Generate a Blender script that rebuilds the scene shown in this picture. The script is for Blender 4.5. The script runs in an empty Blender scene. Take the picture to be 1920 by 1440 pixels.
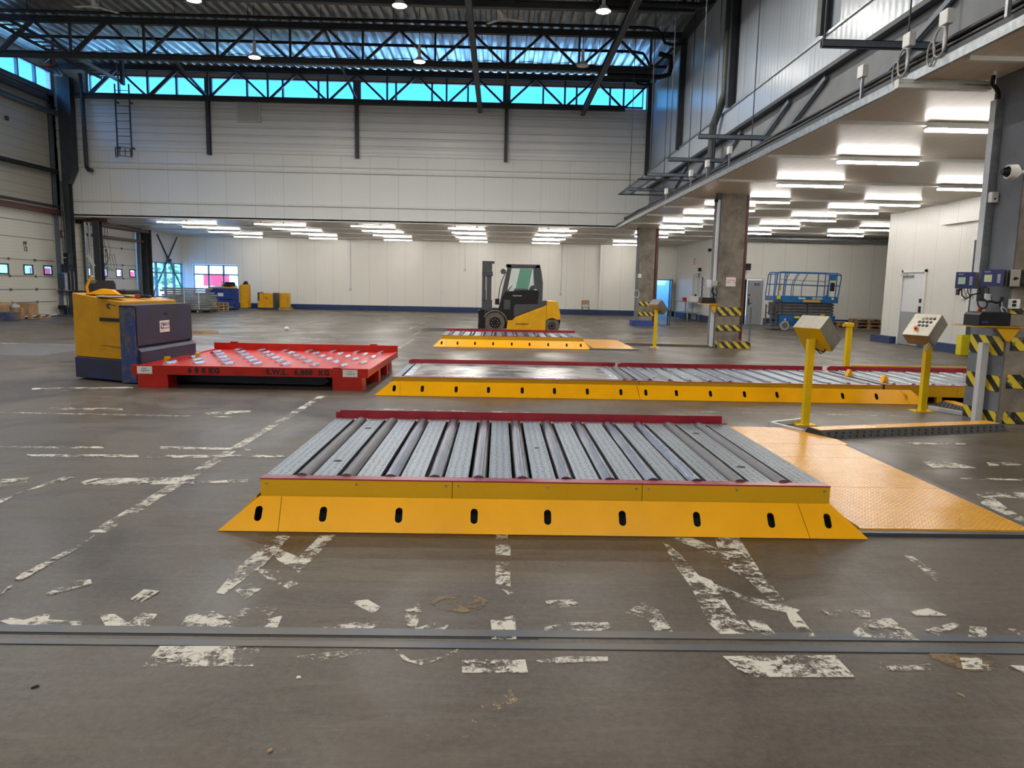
import bpy, bmesh, math, random
from mathutils import Vector, Matrix
random.seed(7)
S = bpy.context.scene
COL = S.collection
PI = math.pi
# ------------------------------------------------------------------ camera
F_PX, PITCH, ROLL, YAW, EYE = 1368.0, 0.1318, -0.0199, 0.0204, 1.52
cd = bpy.data.cameras.new('camera'); cam = bpy.data.objects.new('camera', cd); COL.objects.link(cam)
cd.sensor_fit = 'HORIZONTAL'; cd.sensor_width = 36.0; cd.lens = F_PX / 1920.0 * 36.0
cd.clip_start = 0.05; cd.clip_end = 400
fwd = Vector((math.sin(YAW) * math.cos(PITCH), math.cos(YAW) * math.cos(PITCH), -math.sin(PITCH)))
rt = Vector((math.cos(YAW), -math.sin(YAW), 0)); dn = fwd.cross(rt)
r2 = rt * math.cos(ROLL) + dn * math.sin(ROLL); d2 = -rt * math.sin(ROLL) + dn * math.cos(ROLL)
cam.matrix_world = Matrix(((r2.x, -d2.x, -fwd.x, 0), (r2.y, -d2.y, -fwd.y, 0), (r2.z, -d2.z, -fwd.z, EYE), (0, 0, 0, 1)))
S.camera = cam
# ------------------------------------------------------------------ world, exposure
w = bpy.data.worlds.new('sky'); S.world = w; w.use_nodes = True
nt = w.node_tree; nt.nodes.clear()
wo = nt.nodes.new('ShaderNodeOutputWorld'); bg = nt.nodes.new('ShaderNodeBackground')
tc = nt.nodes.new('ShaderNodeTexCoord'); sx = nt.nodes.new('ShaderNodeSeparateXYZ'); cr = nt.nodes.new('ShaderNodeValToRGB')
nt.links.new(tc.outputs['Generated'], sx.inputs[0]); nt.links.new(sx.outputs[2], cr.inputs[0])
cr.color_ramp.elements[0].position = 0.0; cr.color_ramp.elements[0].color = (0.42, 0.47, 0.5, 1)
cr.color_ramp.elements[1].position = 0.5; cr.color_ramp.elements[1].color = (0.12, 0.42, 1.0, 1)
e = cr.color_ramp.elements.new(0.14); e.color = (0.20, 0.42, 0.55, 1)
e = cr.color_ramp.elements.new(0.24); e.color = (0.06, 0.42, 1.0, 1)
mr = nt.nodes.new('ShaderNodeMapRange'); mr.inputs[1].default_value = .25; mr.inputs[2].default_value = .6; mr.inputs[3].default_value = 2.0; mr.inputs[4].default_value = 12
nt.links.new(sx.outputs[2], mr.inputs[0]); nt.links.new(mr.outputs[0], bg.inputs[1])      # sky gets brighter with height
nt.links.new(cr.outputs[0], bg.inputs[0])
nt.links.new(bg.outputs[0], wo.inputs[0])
S.view_settings.view_transform = 'Standard'; S.view_settings.look = 'None'; S.view_settings.gamma = 1
S.view_settings.use_curve_mapping = False; S.view_settings.exposure = 0.52
S.cycles.use_denoising = True
S.cycles.max_bounces = 6; S.cycles.diffuse_bounces = 3; S.cycles.glossy_bounces = 3; S.cycles.transparent_max_bounces = 12
S.cycles.sample_clamp_indirect = 6.0
TUBE_L, BAY_W = 48.0, 64.0      # fluorescent radiance, power of one hall pendant lamp

sd = bpy.data.lights.new('sun', 'SUN'); sd.energy = 4.5; sd.angle = .01; sd.color = (1, .96, .88)
sun = bpy.data.objects.new('sun', sd); COL.objects.link(sun)
sun.rotation_euler = Vector((-.42, .5, -.74)).to_track_quat('-Z', 'Y').to_euler()      # stands behind the building, lights the yard outside
# ------------------------------------------------------------------ materials
def newmat(name):
    m = bpy.data.materials.new(name); m.use_nodes = True
    return m, m.node_tree, m.node_tree.nodes['Principled BSDF']
def N(t, k, **kw):
    n = t.nodes.new(k)
    for a, b in kw.items(): setattr(n, a, b)
    return n
def mth(t, op, a, b=None, c=None):
    n = N(t, 'ShaderNodeMath', operation=op)
    for i, v in enumerate((a, b, c)):
        if v is None: continue
        if isinstance(v, (int, float)): n.inputs[i].default_value = v
        else: t.links.new(v, n.inputs[i])
    return n.outputs[0]
def mixc(t, f, a, b):
    n = N(t, 'ShaderNodeMix', data_type='RGBA')
    for i, v in ((0, f), (6, a), (7, b)):
        if isinstance(v, (int, float)): n.inputs[i].default_value = v
        elif isinstance(v, tuple): n.inputs[i].default_value = (*v[:3], 1)
        else: t.links.new(v, n.inputs[i])
    return n.outputs[2]
def noise(t, scale, detail=4, rough=.55, vec=None, out=0, dist=0):
    n = N(t, 'ShaderNodeTexNoise'); n.inputs['Scale'].default_value = scale; n.inputs['Detail'].default_value = detail
    n.inputs['Roughness'].default_value = rough; n.inputs['Distortion'].default_value = dist
    if vec is not None: t.links.new(vec, n.inputs['Vector'])
    return n.outputs[out]
def ramp(t, v, lo, hi):
    n = N(t, 'ShaderNodeMapRange'); n.inputs[1].default_value = lo; n.inputs[2].default_value = hi
    t.links.new(v, n.inputs[0]); return n.outputs[0]
def pos(t): return N(t, 'ShaderNodeNewGeometry').outputs['Position']
def scaled(t, v, s):
    n = N(t, 'ShaderNodeVectorMath', operation='MULTIPLY'); n.inputs[1].default_value = s
    t.links.new(v, n.inputs[0]); return n.outputs[0]
def bump(t, p, h, st, d=.01):
    b = N(t, 'ShaderNodeBump'); b.inputs['Strength'].default_value = st; b.inputs['Distance'].default_value = d
    t.links.new(h, b.inputs['Height']); t.links.new(b.outputs[0], p.inputs['Normal'])
def plain(name, c, rough=.5, metal=0, var=.12, vs=6.0, c2=None, lo=.35, hi=.65, bmp=0):
    m, t, p = newmat(name)
    if c2 is None: c2 = tuple(x * (1 - var * 2.2) for x in c)
    tcn = N(t, 'ShaderNodeTexCoord')
    f = ramp(t, noise(t, vs, 5, .6, tcn.outputs['Object']), lo, hi)
    t.links.new(mixc(t, f, c2, c), p.inputs['Base Color'])
    p.inputs['Roughness'].default_value = rough; p.inputs['Metallic'].default_value = metal
    if bmp: bump(t, p, noise(t, vs * 8, 3, .6, tcn.outputs['Object']), bmp)
    return m
def emis(name, c, s):
    m, t, p = newmat(name); p.inputs['Base Color'].default_value = (*c, 1)
    p.inputs['Emission Color'].default_value = (*c, 1); p.inputs['Emission Strength'].default_value = s; return m
def panel(name, c, axis, sp, rib=0, rough=.42, off=0.0, line=.012, dark=.55, ribamt=.25, stain=0.06, spec=.5):
    """sandwich panel wall: joints every sp metres along world axis, fine ribs in between"""
    m, t, p = newmat(name); P = pos(t); s = N(t, 'ShaderNodeSeparateXYZ'); t.links.new(P, s.inputs[0])
    a = mth(t, 'ADD', s.outputs[axis], 100.0 + off)
    fr = mth(t, 'FRACT', mth(t, 'DIVIDE', a, sp))
    p.inputs['Specular IOR Level'].default_value = spec
    ln = mth(t, 'LESS_THAN', fr, line / sp)
    st = ramp(t, noise(t, .5, 5, .6, scaled(t, P, (1, 1, .35))), .3, .7)
    base = mixc(t, mth(t, 'MULTIPLY', st, stain * 4), c, tuple(x * .8 for x in c))
    t.links.new(mixc(t, mth(t, 'MULTIPLY', ln, dark), base, tuple(x * .25 for x in c)), p.inputs['Base Color'])
    p.inputs['Roughness'].default_value = rough
    if rib:
        f2 = mth(t, 'SINE', mth(t, 'MULTIPLY', a, 2 * PI / rib))
        bump(t, p, f2, ribamt, .004)
    return m
def hazard(name, axis=0, sp=.22, worn=.45, flip=1):
    m, t, p = newmat(name); P = pos(t); s = N(t, 'ShaderNodeSeparateXYZ'); t.links.new(P, s.inputs[0])
    v = mth(t, 'ADD', mth(t, 'ADD', s.outputs[axis], mth(t, 'MULTIPLY', s.outputs[2], flip)), 50.0)
    st = mth(t, 'LESS_THAN', mth(t, 'FRACT', mth(t, 'DIVIDE', v, sp)), .5)
    c = mixc(t, st, (.62, .47, .02), (.012, .012, .013))
    n = ramp(t, noise(t, 14, 6, .7, P), 1 - worn, 1 - worn + .04)
    t.links.new(mixc(t, n, c, (.13, .12, .1)), p.inputs['Base Color']); p.inputs['Roughness'].default_value = .45
    return m
def concrete(name, c, c2, sc=.8, rough=.8):
    m, t, p = newmat(name); P = pos(t)
    f = ramp(t, noise(t, sc, 8, .65, P), .3, .7)
    f2 = ramp(t, noise(t, 9, 5, .7, P), .62, .72)
    col = mixc(t, mth(t, 'MULTIPLY', f2, .45), mixc(t, f, c2, c), tuple(x * .4 for x in c))
    t.links.new(col, p.inputs['Base Color']); p.inputs['Roughness'].default_value = rough
    bump(t, p, noise(t, 25, 6, .7, P), .35, .01)
    return m
def floor_mat():
    m, t, p = newmat('worn_concrete_floor'); P = pos(t)
    st = scaled(t, P, (.55, 1.0, 1))
    n1 = ramp(t, noise(t, .55, 10, .66, P, dist=.9), .40, .60)
    n2 = ramp(t, noise(t, 2.6, 10, .74, scaled(t, P, (.5, 1.5, 1)), dist=1.1), .46, .62)
    n3 = ramp(t, noise(t, 30, 8, .8, P), .38, .66)
    c = mixc(t, n1, (.046, .034, .024), (.102, .083, .062))
    c = mixc(t, mth(t, 'MULTIPLY', n2, .7), c, (.043, .034, .026))
    c = mixc(t, mth(t, 'MULTIPLY', n3, .45), c, (.15, .132, .108))
    n4 = ramp(t, noise(t, 6, 8, .8, scaled(t, P, (.22, 2.2, 1)), dist=.5), .52, .66)
    c = mixc(t, mth(t, 'MULTIPLY', n4, .45), c, (.14, .122, .098))
    # yellow brown rubbed stains and dark oil spots
    s1 = ramp(t, noise(t, .9, 5, .6, st), .66, .78)
    c = mixc(t, mth(t, 'MULTIPLY', s1, .35), c, (.2, .14, .07))
    s2 = ramp(t, noise(t, 1.7, 3, .5, P), .72, .78)
    c = mixc(t, mth(t, 'MULTIPLY', s2, .4), c, (.06, .055, .05))
    # slab joints, every 5.6 m across and 6.1 m along
    s = N(t, 'ShaderNodeSeparateXYZ'); t.links.new(P, s.inputs[0])
    for ax, sp, off in ((1, 5.6, 2.6), (0, 6.1, 4.2)):
        fr = mth(t, 'FRACT', mth(t, 'DIVIDE', mth(t, 'ADD', s.outputs[ax], 61 + off), sp))
        c = mixc(t, mth(t, 'MULTIPLY', mth(t, 'LESS_THAN', fr, .0016), .5), c, (.05, .045, .04))
    sp_ = ramp(t, noise(t, 55, 3, .6, P), .70, .74)
    c = mixc(t, mth(t, 'MULTIPLY', sp_, .5), c, (.3, .28, .24))
    c = mixc(t, mth(t, 'MULTIPLY', ramp(t, noise(t, 41, 3, .6, P), .70, .74), .6), c, (.03, .028, .025))
    t.links.new(c, p.inputs['Base Color'])
    r = mth(t, 'ADD', mth(t, 'MULTIPLY', n1, .22), .30)
    t.links.new(r, p.inputs['Roughness']); p.inputs['Specular IOR Level'].default_value = .22
    bump(t, p, noise(t, 7, 7, .7, P), .12, .01)
    return m
def paint_mat(name, c, thr=.5):
    """worn paint: noise decides where paint is left, elsewhere the floor beneath shows through real gaps"""
    m, t, p = newmat(name); P = pos(t)
    n = noise(t, 34, 12, .88, scaled(t, P, (.8, 1, 1)), dist=.35)
    n2 = noise(t, 5, 5, .7, P, dist=.6)
    v = mth(t, 'ADD', mth(t, 'MULTIPLY', n, .6), mth(t, 'MULTIPLY', n2, .5))
    a = ramp(t, v, thr, thr + .035)
    p.inputs['Base Color'].default_value = (*c, 1); p.inputs['Roughness'].default_value = .55
    t.links.new(a, p.inputs['Alpha'])
    return m
def tread(name, c, kind, rough=.35, metal=0, st=.5):
    m, t, p = newmat(name); P = pos(t)
    if kind == 'diamond':
        s = N(t, 'ShaderNodeSeparateXYZ'); t.links.new(P, s.inputs[0])
        u = mth(t, 'MULTIPLY', mth(t, 'ADD', s.outputs[0], s.outputs[1]), 2 * PI / .085)
        v = mth(t, 'MULTIPLY', mth(t, 'SUBTRACT', s.outputs[0], s.outputs[1]), 2 * PI / .085)
        h = mth(t, 'MULTIPLY', mth(t, 'SINE', u), mth(t, 'SINE', v))
        h = ramp(t, h, .1, .5)
        f = ramp(t, noise(t, 4, 5, .7, P), .35, .7)
        t.links.new(mixc(t, mth(t, 'MULTIPLY', h, .35), mixc(t, f, tuple(x * .82 for x in c), c), (.95, .62, .2)), p.inputs['Base Color'])  # raised diamonds get a lighter colour, highlights painted in
        bump(t, p, h, st, .006)
    else:   # studs: rows of raised dots on galvanised sheet
        vo = N(t, 'ShaderNodeTexVoronoi', voronoi_dimensions='2D'); vo.inputs['Scale'].default_value = 22; vo.inputs['Randomness'].default_value = .25
        t.links.new(P, vo.inputs['Vector'])
        d = ramp(t, vo.outputs['Distance'], .2, .26)
        f = ramp(t, noise(t, 11, 6, .7, P), .3, .72)
        c1 = mixc(t, f, tuple(x * .68 for x in c), c)
        t.links.new(mixc(t, d, tuple(x * .25 for x in c), c1), p.inputs['Base Color'])
        bump(t, p, d, -st, .003)
        t.links.new(mth(t, 'ADD', mth(t, 'MULTIPLY', f, .25), rough - .1), p.inputs['Roughness'])
    if kind == 'diamond': p.inputs['Roughness'].default_value = rough
    p.inputs['Metallic'].default_value = metal
    return m
def glass_mat(name, tint=(1, 1, 1), refl=.06):
    m, t, p = newmat(name); t.nodes.remove(p)
    tr = N(t, 'ShaderNodeBsdfTransparent'); tr.inputs[0].default_value = (*tint, 1)
    gl = N(t, 'ShaderNodeBsdfGlossy'); gl.inputs['Roughness'].default_value = .03
    mx = N(t, 'ShaderNodeMixShader'); mx.inputs[0].default_value = refl
    t.links.new(tr.outputs[0], mx.inputs[1]); t.links.new(gl.outputs[0], mx.inputs[2])
    t.links.new(mx.outputs[0], t.nodes['Material Output'].inputs[0]); return m

M = {}
M['floor'] = floor_mat()
M['paint'] = paint_mat('worn_white_paint', (.60, .57, .49), .538)
M['paint2'] = paint_mat('very_worn_white_paint', (.58, .55, .47), .55)
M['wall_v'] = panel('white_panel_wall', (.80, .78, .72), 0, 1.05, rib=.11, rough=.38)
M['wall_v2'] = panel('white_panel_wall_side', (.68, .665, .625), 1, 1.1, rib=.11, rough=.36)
M['mezz_v'] = panel('pale_panel_wall', (.76, .78, .77), 0, 1.2, rib=.15, rough=.42, off=.3)
M['mezz_h'] = panel('horizontal_cladding', (.74, .76, .77), 2, .3, rough=.35, dark=.5, line=.02, off=.15)
M['left_h'] = panel('beige_cladding', (.46, .44, .37), 2, .34, rough=.42, dark=.5, line=.02)
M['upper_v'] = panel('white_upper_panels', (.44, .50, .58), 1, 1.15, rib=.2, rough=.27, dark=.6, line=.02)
M['door_h'] = panel('dock_door_ribs', (.62, .60, .54), 2, .12, rough=.45, dark=.18, line=.012)
M['ceil_low'] = panel('white_ceiling_panel', (.68, .60, .50), 0, .24, rib=0, rough=.34, spec=.22, dark=.35, line=.01)
M['navy'] = plain('navy_plinth', (.012, .035, .13), .5)
M['trim_w'] = plain('white_trim', (.7, .7, .67), .4, var=.03)
M['steel_dk'] = plain('dark_painted_steel', (.042, .05, .062), .5, var=.15, vs=3)
M['steel_mid'] = plain('grey_painted_steel', (.12, .15, .19), .45, var=.1)
M['galv'] = plain('galvanised_steel', (.42, .45, .47), .38, .75, var=.16, vs=9)
M['deck'] = plain('corrugated_metal_roof', (.62, .62, .60), .3, .8, var=.15, vs=1.5)
M['conc_wall'] = concrete('grey_concrete_wall', (.25, .265, .285), (.17, .18, .2), .5)
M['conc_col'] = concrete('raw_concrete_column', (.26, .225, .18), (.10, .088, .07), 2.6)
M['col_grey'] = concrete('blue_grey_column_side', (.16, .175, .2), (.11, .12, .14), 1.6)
M['yellow'] = plain('yellow_enamel', (.96, .44, .0), .3, var=.05, vs=2)
M['yellow_dull'] = plain('ochre_enamel', (.62, .34, .008), .38, var=.03, vs=2)
M['yellow_post'] = plain('post_yellow', (.72, .47, .006), .35, var=.05, vs=3)
M['yellow_trac'] = plain('shaded_tractor_yellow', (.56, .27, .006), .4, var=.08, vs=4)  # darker than the other vehicle yellow: side shade put into the colour
M['yellow_veh'] = plain('vehicle_yellow', (.72, .37, .01), .4, var=.08, vs=4)
M['red'] = plain('bright_red_enamel', (.50, .018, .010), .38, var=.1, vs=5)
for k_ in ('yellow', 'yellow_dull', 'yellow_veh', 'yellow_post', 'yellow_trac', 'red'): M[k_].node_tree.nodes['Principled BSDF'].inputs['Specular IOR Level'].default_value = .28
M['red_rail'] = plain('dark_red_enamel', (.33, .012, .028), .3, var=.12, vs=5)
M['steel_roll'] = plain('polished_roller_steel', (.19, .21, .25), .27, 1.0, var=.15, vs=8)
M['rubber_roll'] = plain('rubber_roller', (.085, .08, .09), .42, var=.1, vs=8)
M['plate'] = tread('studded_galvanised_plate', (.27, .31, .35), 'stud', rough=.42, metal=.7, st=.9)
M['checker'] = tread('yellow_checker_plate', (.78, .36, .02), 'diamond', rough=.25, st=1.0)
M['scale'] = plain('worn_steel_plate', (.44, .42, .38), .3, .6, c2=(.07, .055, .035), vs=3.2, lo=.40, hi=.54)
M['black'] = plain('black_void', (.006, .006, .006), .7, var=0)
M['chrome'] = plain('bright_roller_steel', (.72, .78, .84), .25, 1.0, var=.05)
M['blackp'] = plain('black_plastic', (.010, .010, .012), .42, var=.1); M['blackp'].node_tree.nodes['Principled BSDF'].inputs['Specular IOR Level'].default_value = .3
M['rubber'] = plain('dark_rubber', (.03, .029, .028), .75, var=.2, vs=12)
M['tyre_dusty'] = plain('dusty_tyre', (.15, .12, .085), .85, var=.2, vs=14)
M['stainless'] = plain('brushed_stainless', (.36, .34, .30), .36, .95, var=.08, vs=10)
M['blue_veh'] = plain('scuffed_dark_blue', (.02, .027, .09), .5, c2=(.02, .02, .03), vs=3)
M['blue_scr'] = plain('scraped_blue_steel', (.02, .045, .17), .55, c2=(.09, .085, .07), vs=7, lo=.42, hi=.52)
M['blue_far'] = plain('deep_blue_steel', (.02, .055, .26), .45, var=.2, vs=2)
M['blue_lift'] = plain('lift_blue', (.012, .12, .33), .4, var=.08)
M['grey_lift'] = plain('lift_grey', (.13, .13, .135), .5, var=.15)
M['grey_dark'] = plain('charcoal_panel', (.055, .055, .065), .45, var=.08)
M['grey_pvc'] = plain('light_grey_plastic', (.5, .52, .55), .4, var=.04)
M['white_pl'] = plain('white_plastic', (.75, .75, .73), .35, var=.03)
M['brown'] = plain('oxide_red_steel', (.115, .032, .025), .5, var=.15)
M['wood'] = plain('pallet_wood', (.46, .31, .16), .75, c2=(.28, .18, .09), vs=5)
M['card'] = plain('cardboard', (.38, .23, .12), .8, var=.12, vs=4)
M['haz_x'] = hazard('hazard_tape_front', 0, .23, .46, 1)
M['haz_y'] = hazard('hazard_tape_side', 1, .25, .3, -1.2)
M['haz_far'] = hazard('hazard_tape_far', 0, .23, .25, 1)
M['glass'] = glass_mat('window_glass', (.92, .98, 1))
M['glass_g'] = glass_mat('green_tinted_glass', (.22, .58, .44), .1)
M['tube'] = emis('fluorescent_tube', (1, .965, .90), TUBE_L)
M['lamp'] = emis('bay_lamp_face', (1, .92, .78), 60)
M['ink'] = plain('black_ink', (.01, .008, .008), .6, var=0)
M['door_w'] = plain('white_door_leaf', (.66, .66, .68), .4, var=.02)
M['door_g'] = plain('grey_door_leaf', (.3, .31, .33), .42, var=.03)
M['foam'] = plain('paper_white', (.78, .77, .73), .7, var=.02)
M['indigo'] = plain('indigo_faceplate', (.028, .04, .16), .35, var=.03)
M['lcd_g'] = plain('green_lcd', (.42, .62, .50), .3, var=.03)
M['lcd_y'] = plain('yellow_lcd', (.62, .66, .45), .3, var=.03)
M['green'] = plain('green_foliage', (.30, .55, .22), .8, var=.25, vs=1.2)
M['redsign'] = plain('sign_red', (.55, .02, .03), .5, var=.02)
M['pink'] = plain('truck_red', (.8, .03, .05), .5, var=.02)
M['outside'] = plain('pale_yard_concrete', (.75, .75, .72), .8, var=.05, vs=.5)
M['stack'] = plain('stacked_grey_aluminium', (.36, .37, .35), .45, .4, var=.2, vs=3)
M['cable'] = plain('grey_cable', (.38, .37, .35), .5, var=.05)

# ------------------------------------------------------------------ mesh helpers
class MB:
    """collects shapes; build() links them as ONE mesh object"""
    def __init__(s): s.v = []; s.f = []; s.mi = []; s.sm = []
    def add(s, vs, fs, mi=0, smooth=False):
        b = len(s.v); s.v += [tuple(v) for v in vs]
        for f in fs: s.f.append([i + b for i in f]); s.mi.append(mi); s.sm.append(smooth)
        return s
    def box(s, x0, x1, y0, y1, z0, z1, mi=0, bev=0):
        if x0 > x1: x0, x1 = x1, x0
        if y0 > y1: y0, y1 = y1, y0
        if z0 > z1: z0, z1 = z1, z0
        if bev > 0:
            bm = bmesh.new(); bmesh.ops.create_cube(bm, size=1)
            for v in bm.verts: v.co = ((x0 + x1) / 2 + v.co.x * (x1 - x0), (y0 + y1) / 2 + v.co.y * (y1 - y0), (z0 + z1) / 2 + v.co.z * (z1 - z0))
            bmesh.ops.bevel(bm, geom=bm.edges[:], offset=bev, segments=2, affect='EDGES', profile=.6)
            bm.verts.index_update()
            s.add([v.co[:] for v in bm.verts], [[v.index for v in f.verts] for f in bm.faces], mi); bm.free(); return s
        vs = [(x, y, z) for z in (z0, z1) for y in (y0, y1) for x in (x0, x1)]
        return s.add(vs, [(0, 2, 3, 1), (4, 5, 7, 6), (0, 1, 5, 4), (2, 6, 7, 3), (0, 4, 6, 2), (1, 3, 7, 5)], mi)
    def cyl(s, a, b, r, n=16, mi=0, r2=None, caps=True):
        a = Vector(a); b = Vector(b); d = (b - a).normalized(); r2 = r if r2 is None else r2
        u = d.orthogonal().normalized(); w_ = d.cross(u)
        vs = [a + (u * math.cos(2 * PI * i / n) + w_ * math.sin(2 * PI * i / n)) * r for i in range(n)]
        vs += [b + (u * math.cos(2 * PI * i / n) + w_ * math.sin(2 * PI * i / n)) * r2 for i in range(n)]
        s.add(vs, [(i, (i + 1) % n, n + (i + 1) % n, n + i) for i in range(n)], mi, True)
        if caps:
            s.add(vs[:n], [list(range(n))[::-1]], mi); s.add(vs[n:], [list(range(n))], mi)
        return s
    def tube(s, pts, r, n=8, mi=0, closed=False):
        P = [Vector(p) for p in pts]; rings = []; k = len(P); u = None
        for i, p in enumerate(P):
            if closed: t = (P[(i + 1) % k] - P[i - 1])
            else: t = (P[min(i + 1, k - 1)] - P[max(i - 1, 0)])
            t.normalize()
            u = t.orthogonal().normalized() if u is None else (u - t * u.dot(t)).normalized()
            w_ = t.cross(u); rings.append([p + (u * math.cos(2 * PI * j / n) + w_ * math.sin(2 * PI * j / n)) * r for j in range(n)])
        vs = [v for rg in rings for v in rg]; fs = []
        for i in range(k if closed else k - 1):
            a, b = i * n, ((i + 1) % k) * n
            fs += [(a + j, a + (j + 1) % n, b + (j + 1) % n, b + j) for j in range(n)]
        s.add(vs, fs, mi, True)
        if not closed: s.add(rings[0], [list(range(n))[::-1]], mi); s.add(rings[-1], [list(range(n))], mi)
        return s
    def bar(s, a, b, w_, h, mi=0, up=(0, 0, 1)):
        """rectangular bar from a to b, w_ across and h along up"""
        a = Vector(a); b = Vector(b); d = (b - a).normalized(); up = Vector(up)
        if abs(d.dot(up)) > .98: up = Vector((0, 1, 0)) if abs(d.y) < .9 else Vector((1, 0, 0))
        x = d.cross(up).normalized(); z = x.cross(d)
        vs = [p + x * (i * w_ / 2) + z * (j * h / 2) for p in (a, b) for i, j in ((-1, -1), (1, -1), (1, 1), (-1, 1))]
        return s.add(vs, [(0, 3, 2, 1), (4, 5, 6, 7), (0, 1, 5, 4), (1, 2, 6, 5), (2, 3, 7, 6), (3, 0, 4, 7)], mi)
    def ibeam(s, a, b, w_, h, t_=.012, mi=0, up=(0, 0, 1)):
        """I-section bar"""
        a = Vector(a); b = Vector(b); upv = Vector(up); d = (b - a).normalized(); x = d.cross(upv).normalized(); z = x.cross(d)
        s.bar(a + z * (h / 2 - t_ / 2), b + z * (h / 2 - t_ / 2), w_, t_, mi, up); s.bar(a - z * (h / 2 - t_ / 2), b - z * (h / 2 - t_ / 2), w_, t_, mi, up)
        return s.bar(a, b, t_, h - 2 * t_, mi, up)
    def prism(s, pts, axis, a, b, mi=0):
        """polygon pts (2D) pushed along axis from a to b; x:(y,z) y:(x,z) z:(x,y)"""
        def mk(p, t_): return {0: (t_, p[0], p[1]), 1: (p[0], t_, p[1]), 2: (p[0], p[1], t_)}[axis]
        n = len(pts); vs = [mk(p, a) for p in pts] + [mk(p, b) for p in pts]
        return s.add(vs, [list(range(n))[::-1], list(range(n, 2 * n))] + [(i, (i + 1) % n, n + (i + 1) % n, n + i) for i in range(n)], mi)
    def build(s, name, mats, parent=None, kind=None, label=None, cat=None, group=None, bev=0):
        me = bpy.data.meshes.new(name); vs = s.v; o = bpy.data.objects.new(name, me)
        if parent is None and kind != 'structure' and s.v:       # origin at the base
            xs, ys, zs = zip(*s.v); c = ((min(xs) + max(xs)) / 2, (min(ys) + max(ys)) / 2, min(zs))
            vs = [(x - c[0], y - c[1], z - c[2]) for x, y, z in s.v]; o.location = c
        me.from_pydata(vs, [], s.f)
        if not isinstance(mats, (list, tuple)): mats = [mats]
        for m in mats: me.materials.append(M[m])
        for i, pl in enumerate(me.polygons): pl.material_index = s.mi[i]; pl.use_smooth = s.sm[i]
        bm = bmesh.new(); bm.from_mesh(me); bmesh.ops.recalc_face_normals(bm, faces=bm.faces); bm.to_mesh(me); bm.free()
        COL.objects.link(o)
        if parent is not None: o.parent = parent
        if bev:
            md = o.modifiers.new('bevel', 'BEVEL'); md.width = bev; md.segments = 2; md.limit_method = 'ANGLE'
        tag(o, label, cat, group, kind)
        return o
def tag(o, label=None, cat=None, group=None, kind=None):
    if label: o['label'] = label
    if cat: o['category'] = cat
    if group: o['group'] = group
    if kind: o['kind'] = kind
    return o
def thing(name, label, cat, loc=(0, 0, 0), rz=0, group=None):
    o = bpy.data.objects.new(name, None); o.empty_display_size = .2; COL.objects.link(o)
    o.location = loc; o.rotation_euler = (0, 0, rz); return tag(o, label, cat, group)
def copy_tree(o, parent=None):
    c = o.copy(); COL.objects.link(c)
    if parent is not None: c.parent = parent
    for ch in [q for q in bpy.data.objects if q.parent == o]: copy_tree(ch, c)
    return c
def box(name, mat, dims, parent=None, **k):
    bv = k.pop('b', 0)
    return MB().box(*dims, bev=bv).build(name, mat, parent, **k)
def holes_plate(outer, holes, th, to3, name, mats, parent, label=None):
    """flat plate with real holes; outer and holes are 2D loops (u,v), to3 maps (u,v,w) to 3D"""
    bm = bmesh.new(); ed = []
    for lp in [outer] + holes:
        vs = [bm.verts.new((p[0], p[1], 0)) for p in lp]
        ed += [bm.edges.new((vs[i], vs[(i + 1) % len(vs)])) for i in range(len(vs))]
    bmesh.ops.triangle_fill(bm, use_beauty=True, edges=ed)
    g_ = bmesh.ops.extrude_face_region(bm, geom=bm.faces[:])
    for v in [q for q in g_['geom'] if isinstance(q, bmesh.types.BMVert)]: v.co.z -= th
    bm.verts.index_update()
    mb = MB(); mb.add([to3(*v.co) for v in bm.verts], [[v.index for v in f.verts] for f in bm.faces]); bm.free()
    return mb.build(name, mats, parent, label=label)
def stadium(cx, cy, w_, h, sh=0, n=6):
    r = w_ / 2; out = []
    for k in range(n + 1): a = PI * k / n; out.append((cx + r * math.cos(a), cy + (h / 2 - r) + r * math.sin(a)))
    for k in range(n + 1): a = PI + PI * k / n; out.append((cx + r * math.cos(a), cy - (h / 2 - r) + r * math.sin(a)))
    return [(x + sh * (y - cy), y) for x, y in out]
def text(name, body, size, loc, rot, mat, parent, ext=.0015, ax='CENTER', shear=0, bold=0, sx_=1, spacing=1):
    cu = bpy.data.curves.new(name, 'FONT'); cu.body = body; cu.size = size; cu.extrude = ext; cu.align_x = ax; cu.align_y = 'CENTER'
    cu.shear = shear; cu.offset = bold; cu.space_character = spacing; cu.resolution_u = 2
    tmp = bpy.data.objects.new(name, cu); COL.objects.link(tmp)
    dg = bpy.context.evaluated_depsgraph_get(); me = bpy.data.meshes.new_from_object(tmp.evaluated_get(dg))
    bpy.data.objects.remove(tmp)
    o = bpy.data.objects.new(name, me); COL.objects.link(o); me.materials.clear(); me.materials.append(M[mat])
    o.parent = parent; o.location = loc; o.rotation_euler = rot; o.scale = (sx_, 1, 1); return o
FRONT = (PI / 2, 0, 0)          # text standing up, read from -y
RIGHTW = (PI / 2, 0, PI / 2)    # text on a wall facing +x
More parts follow.
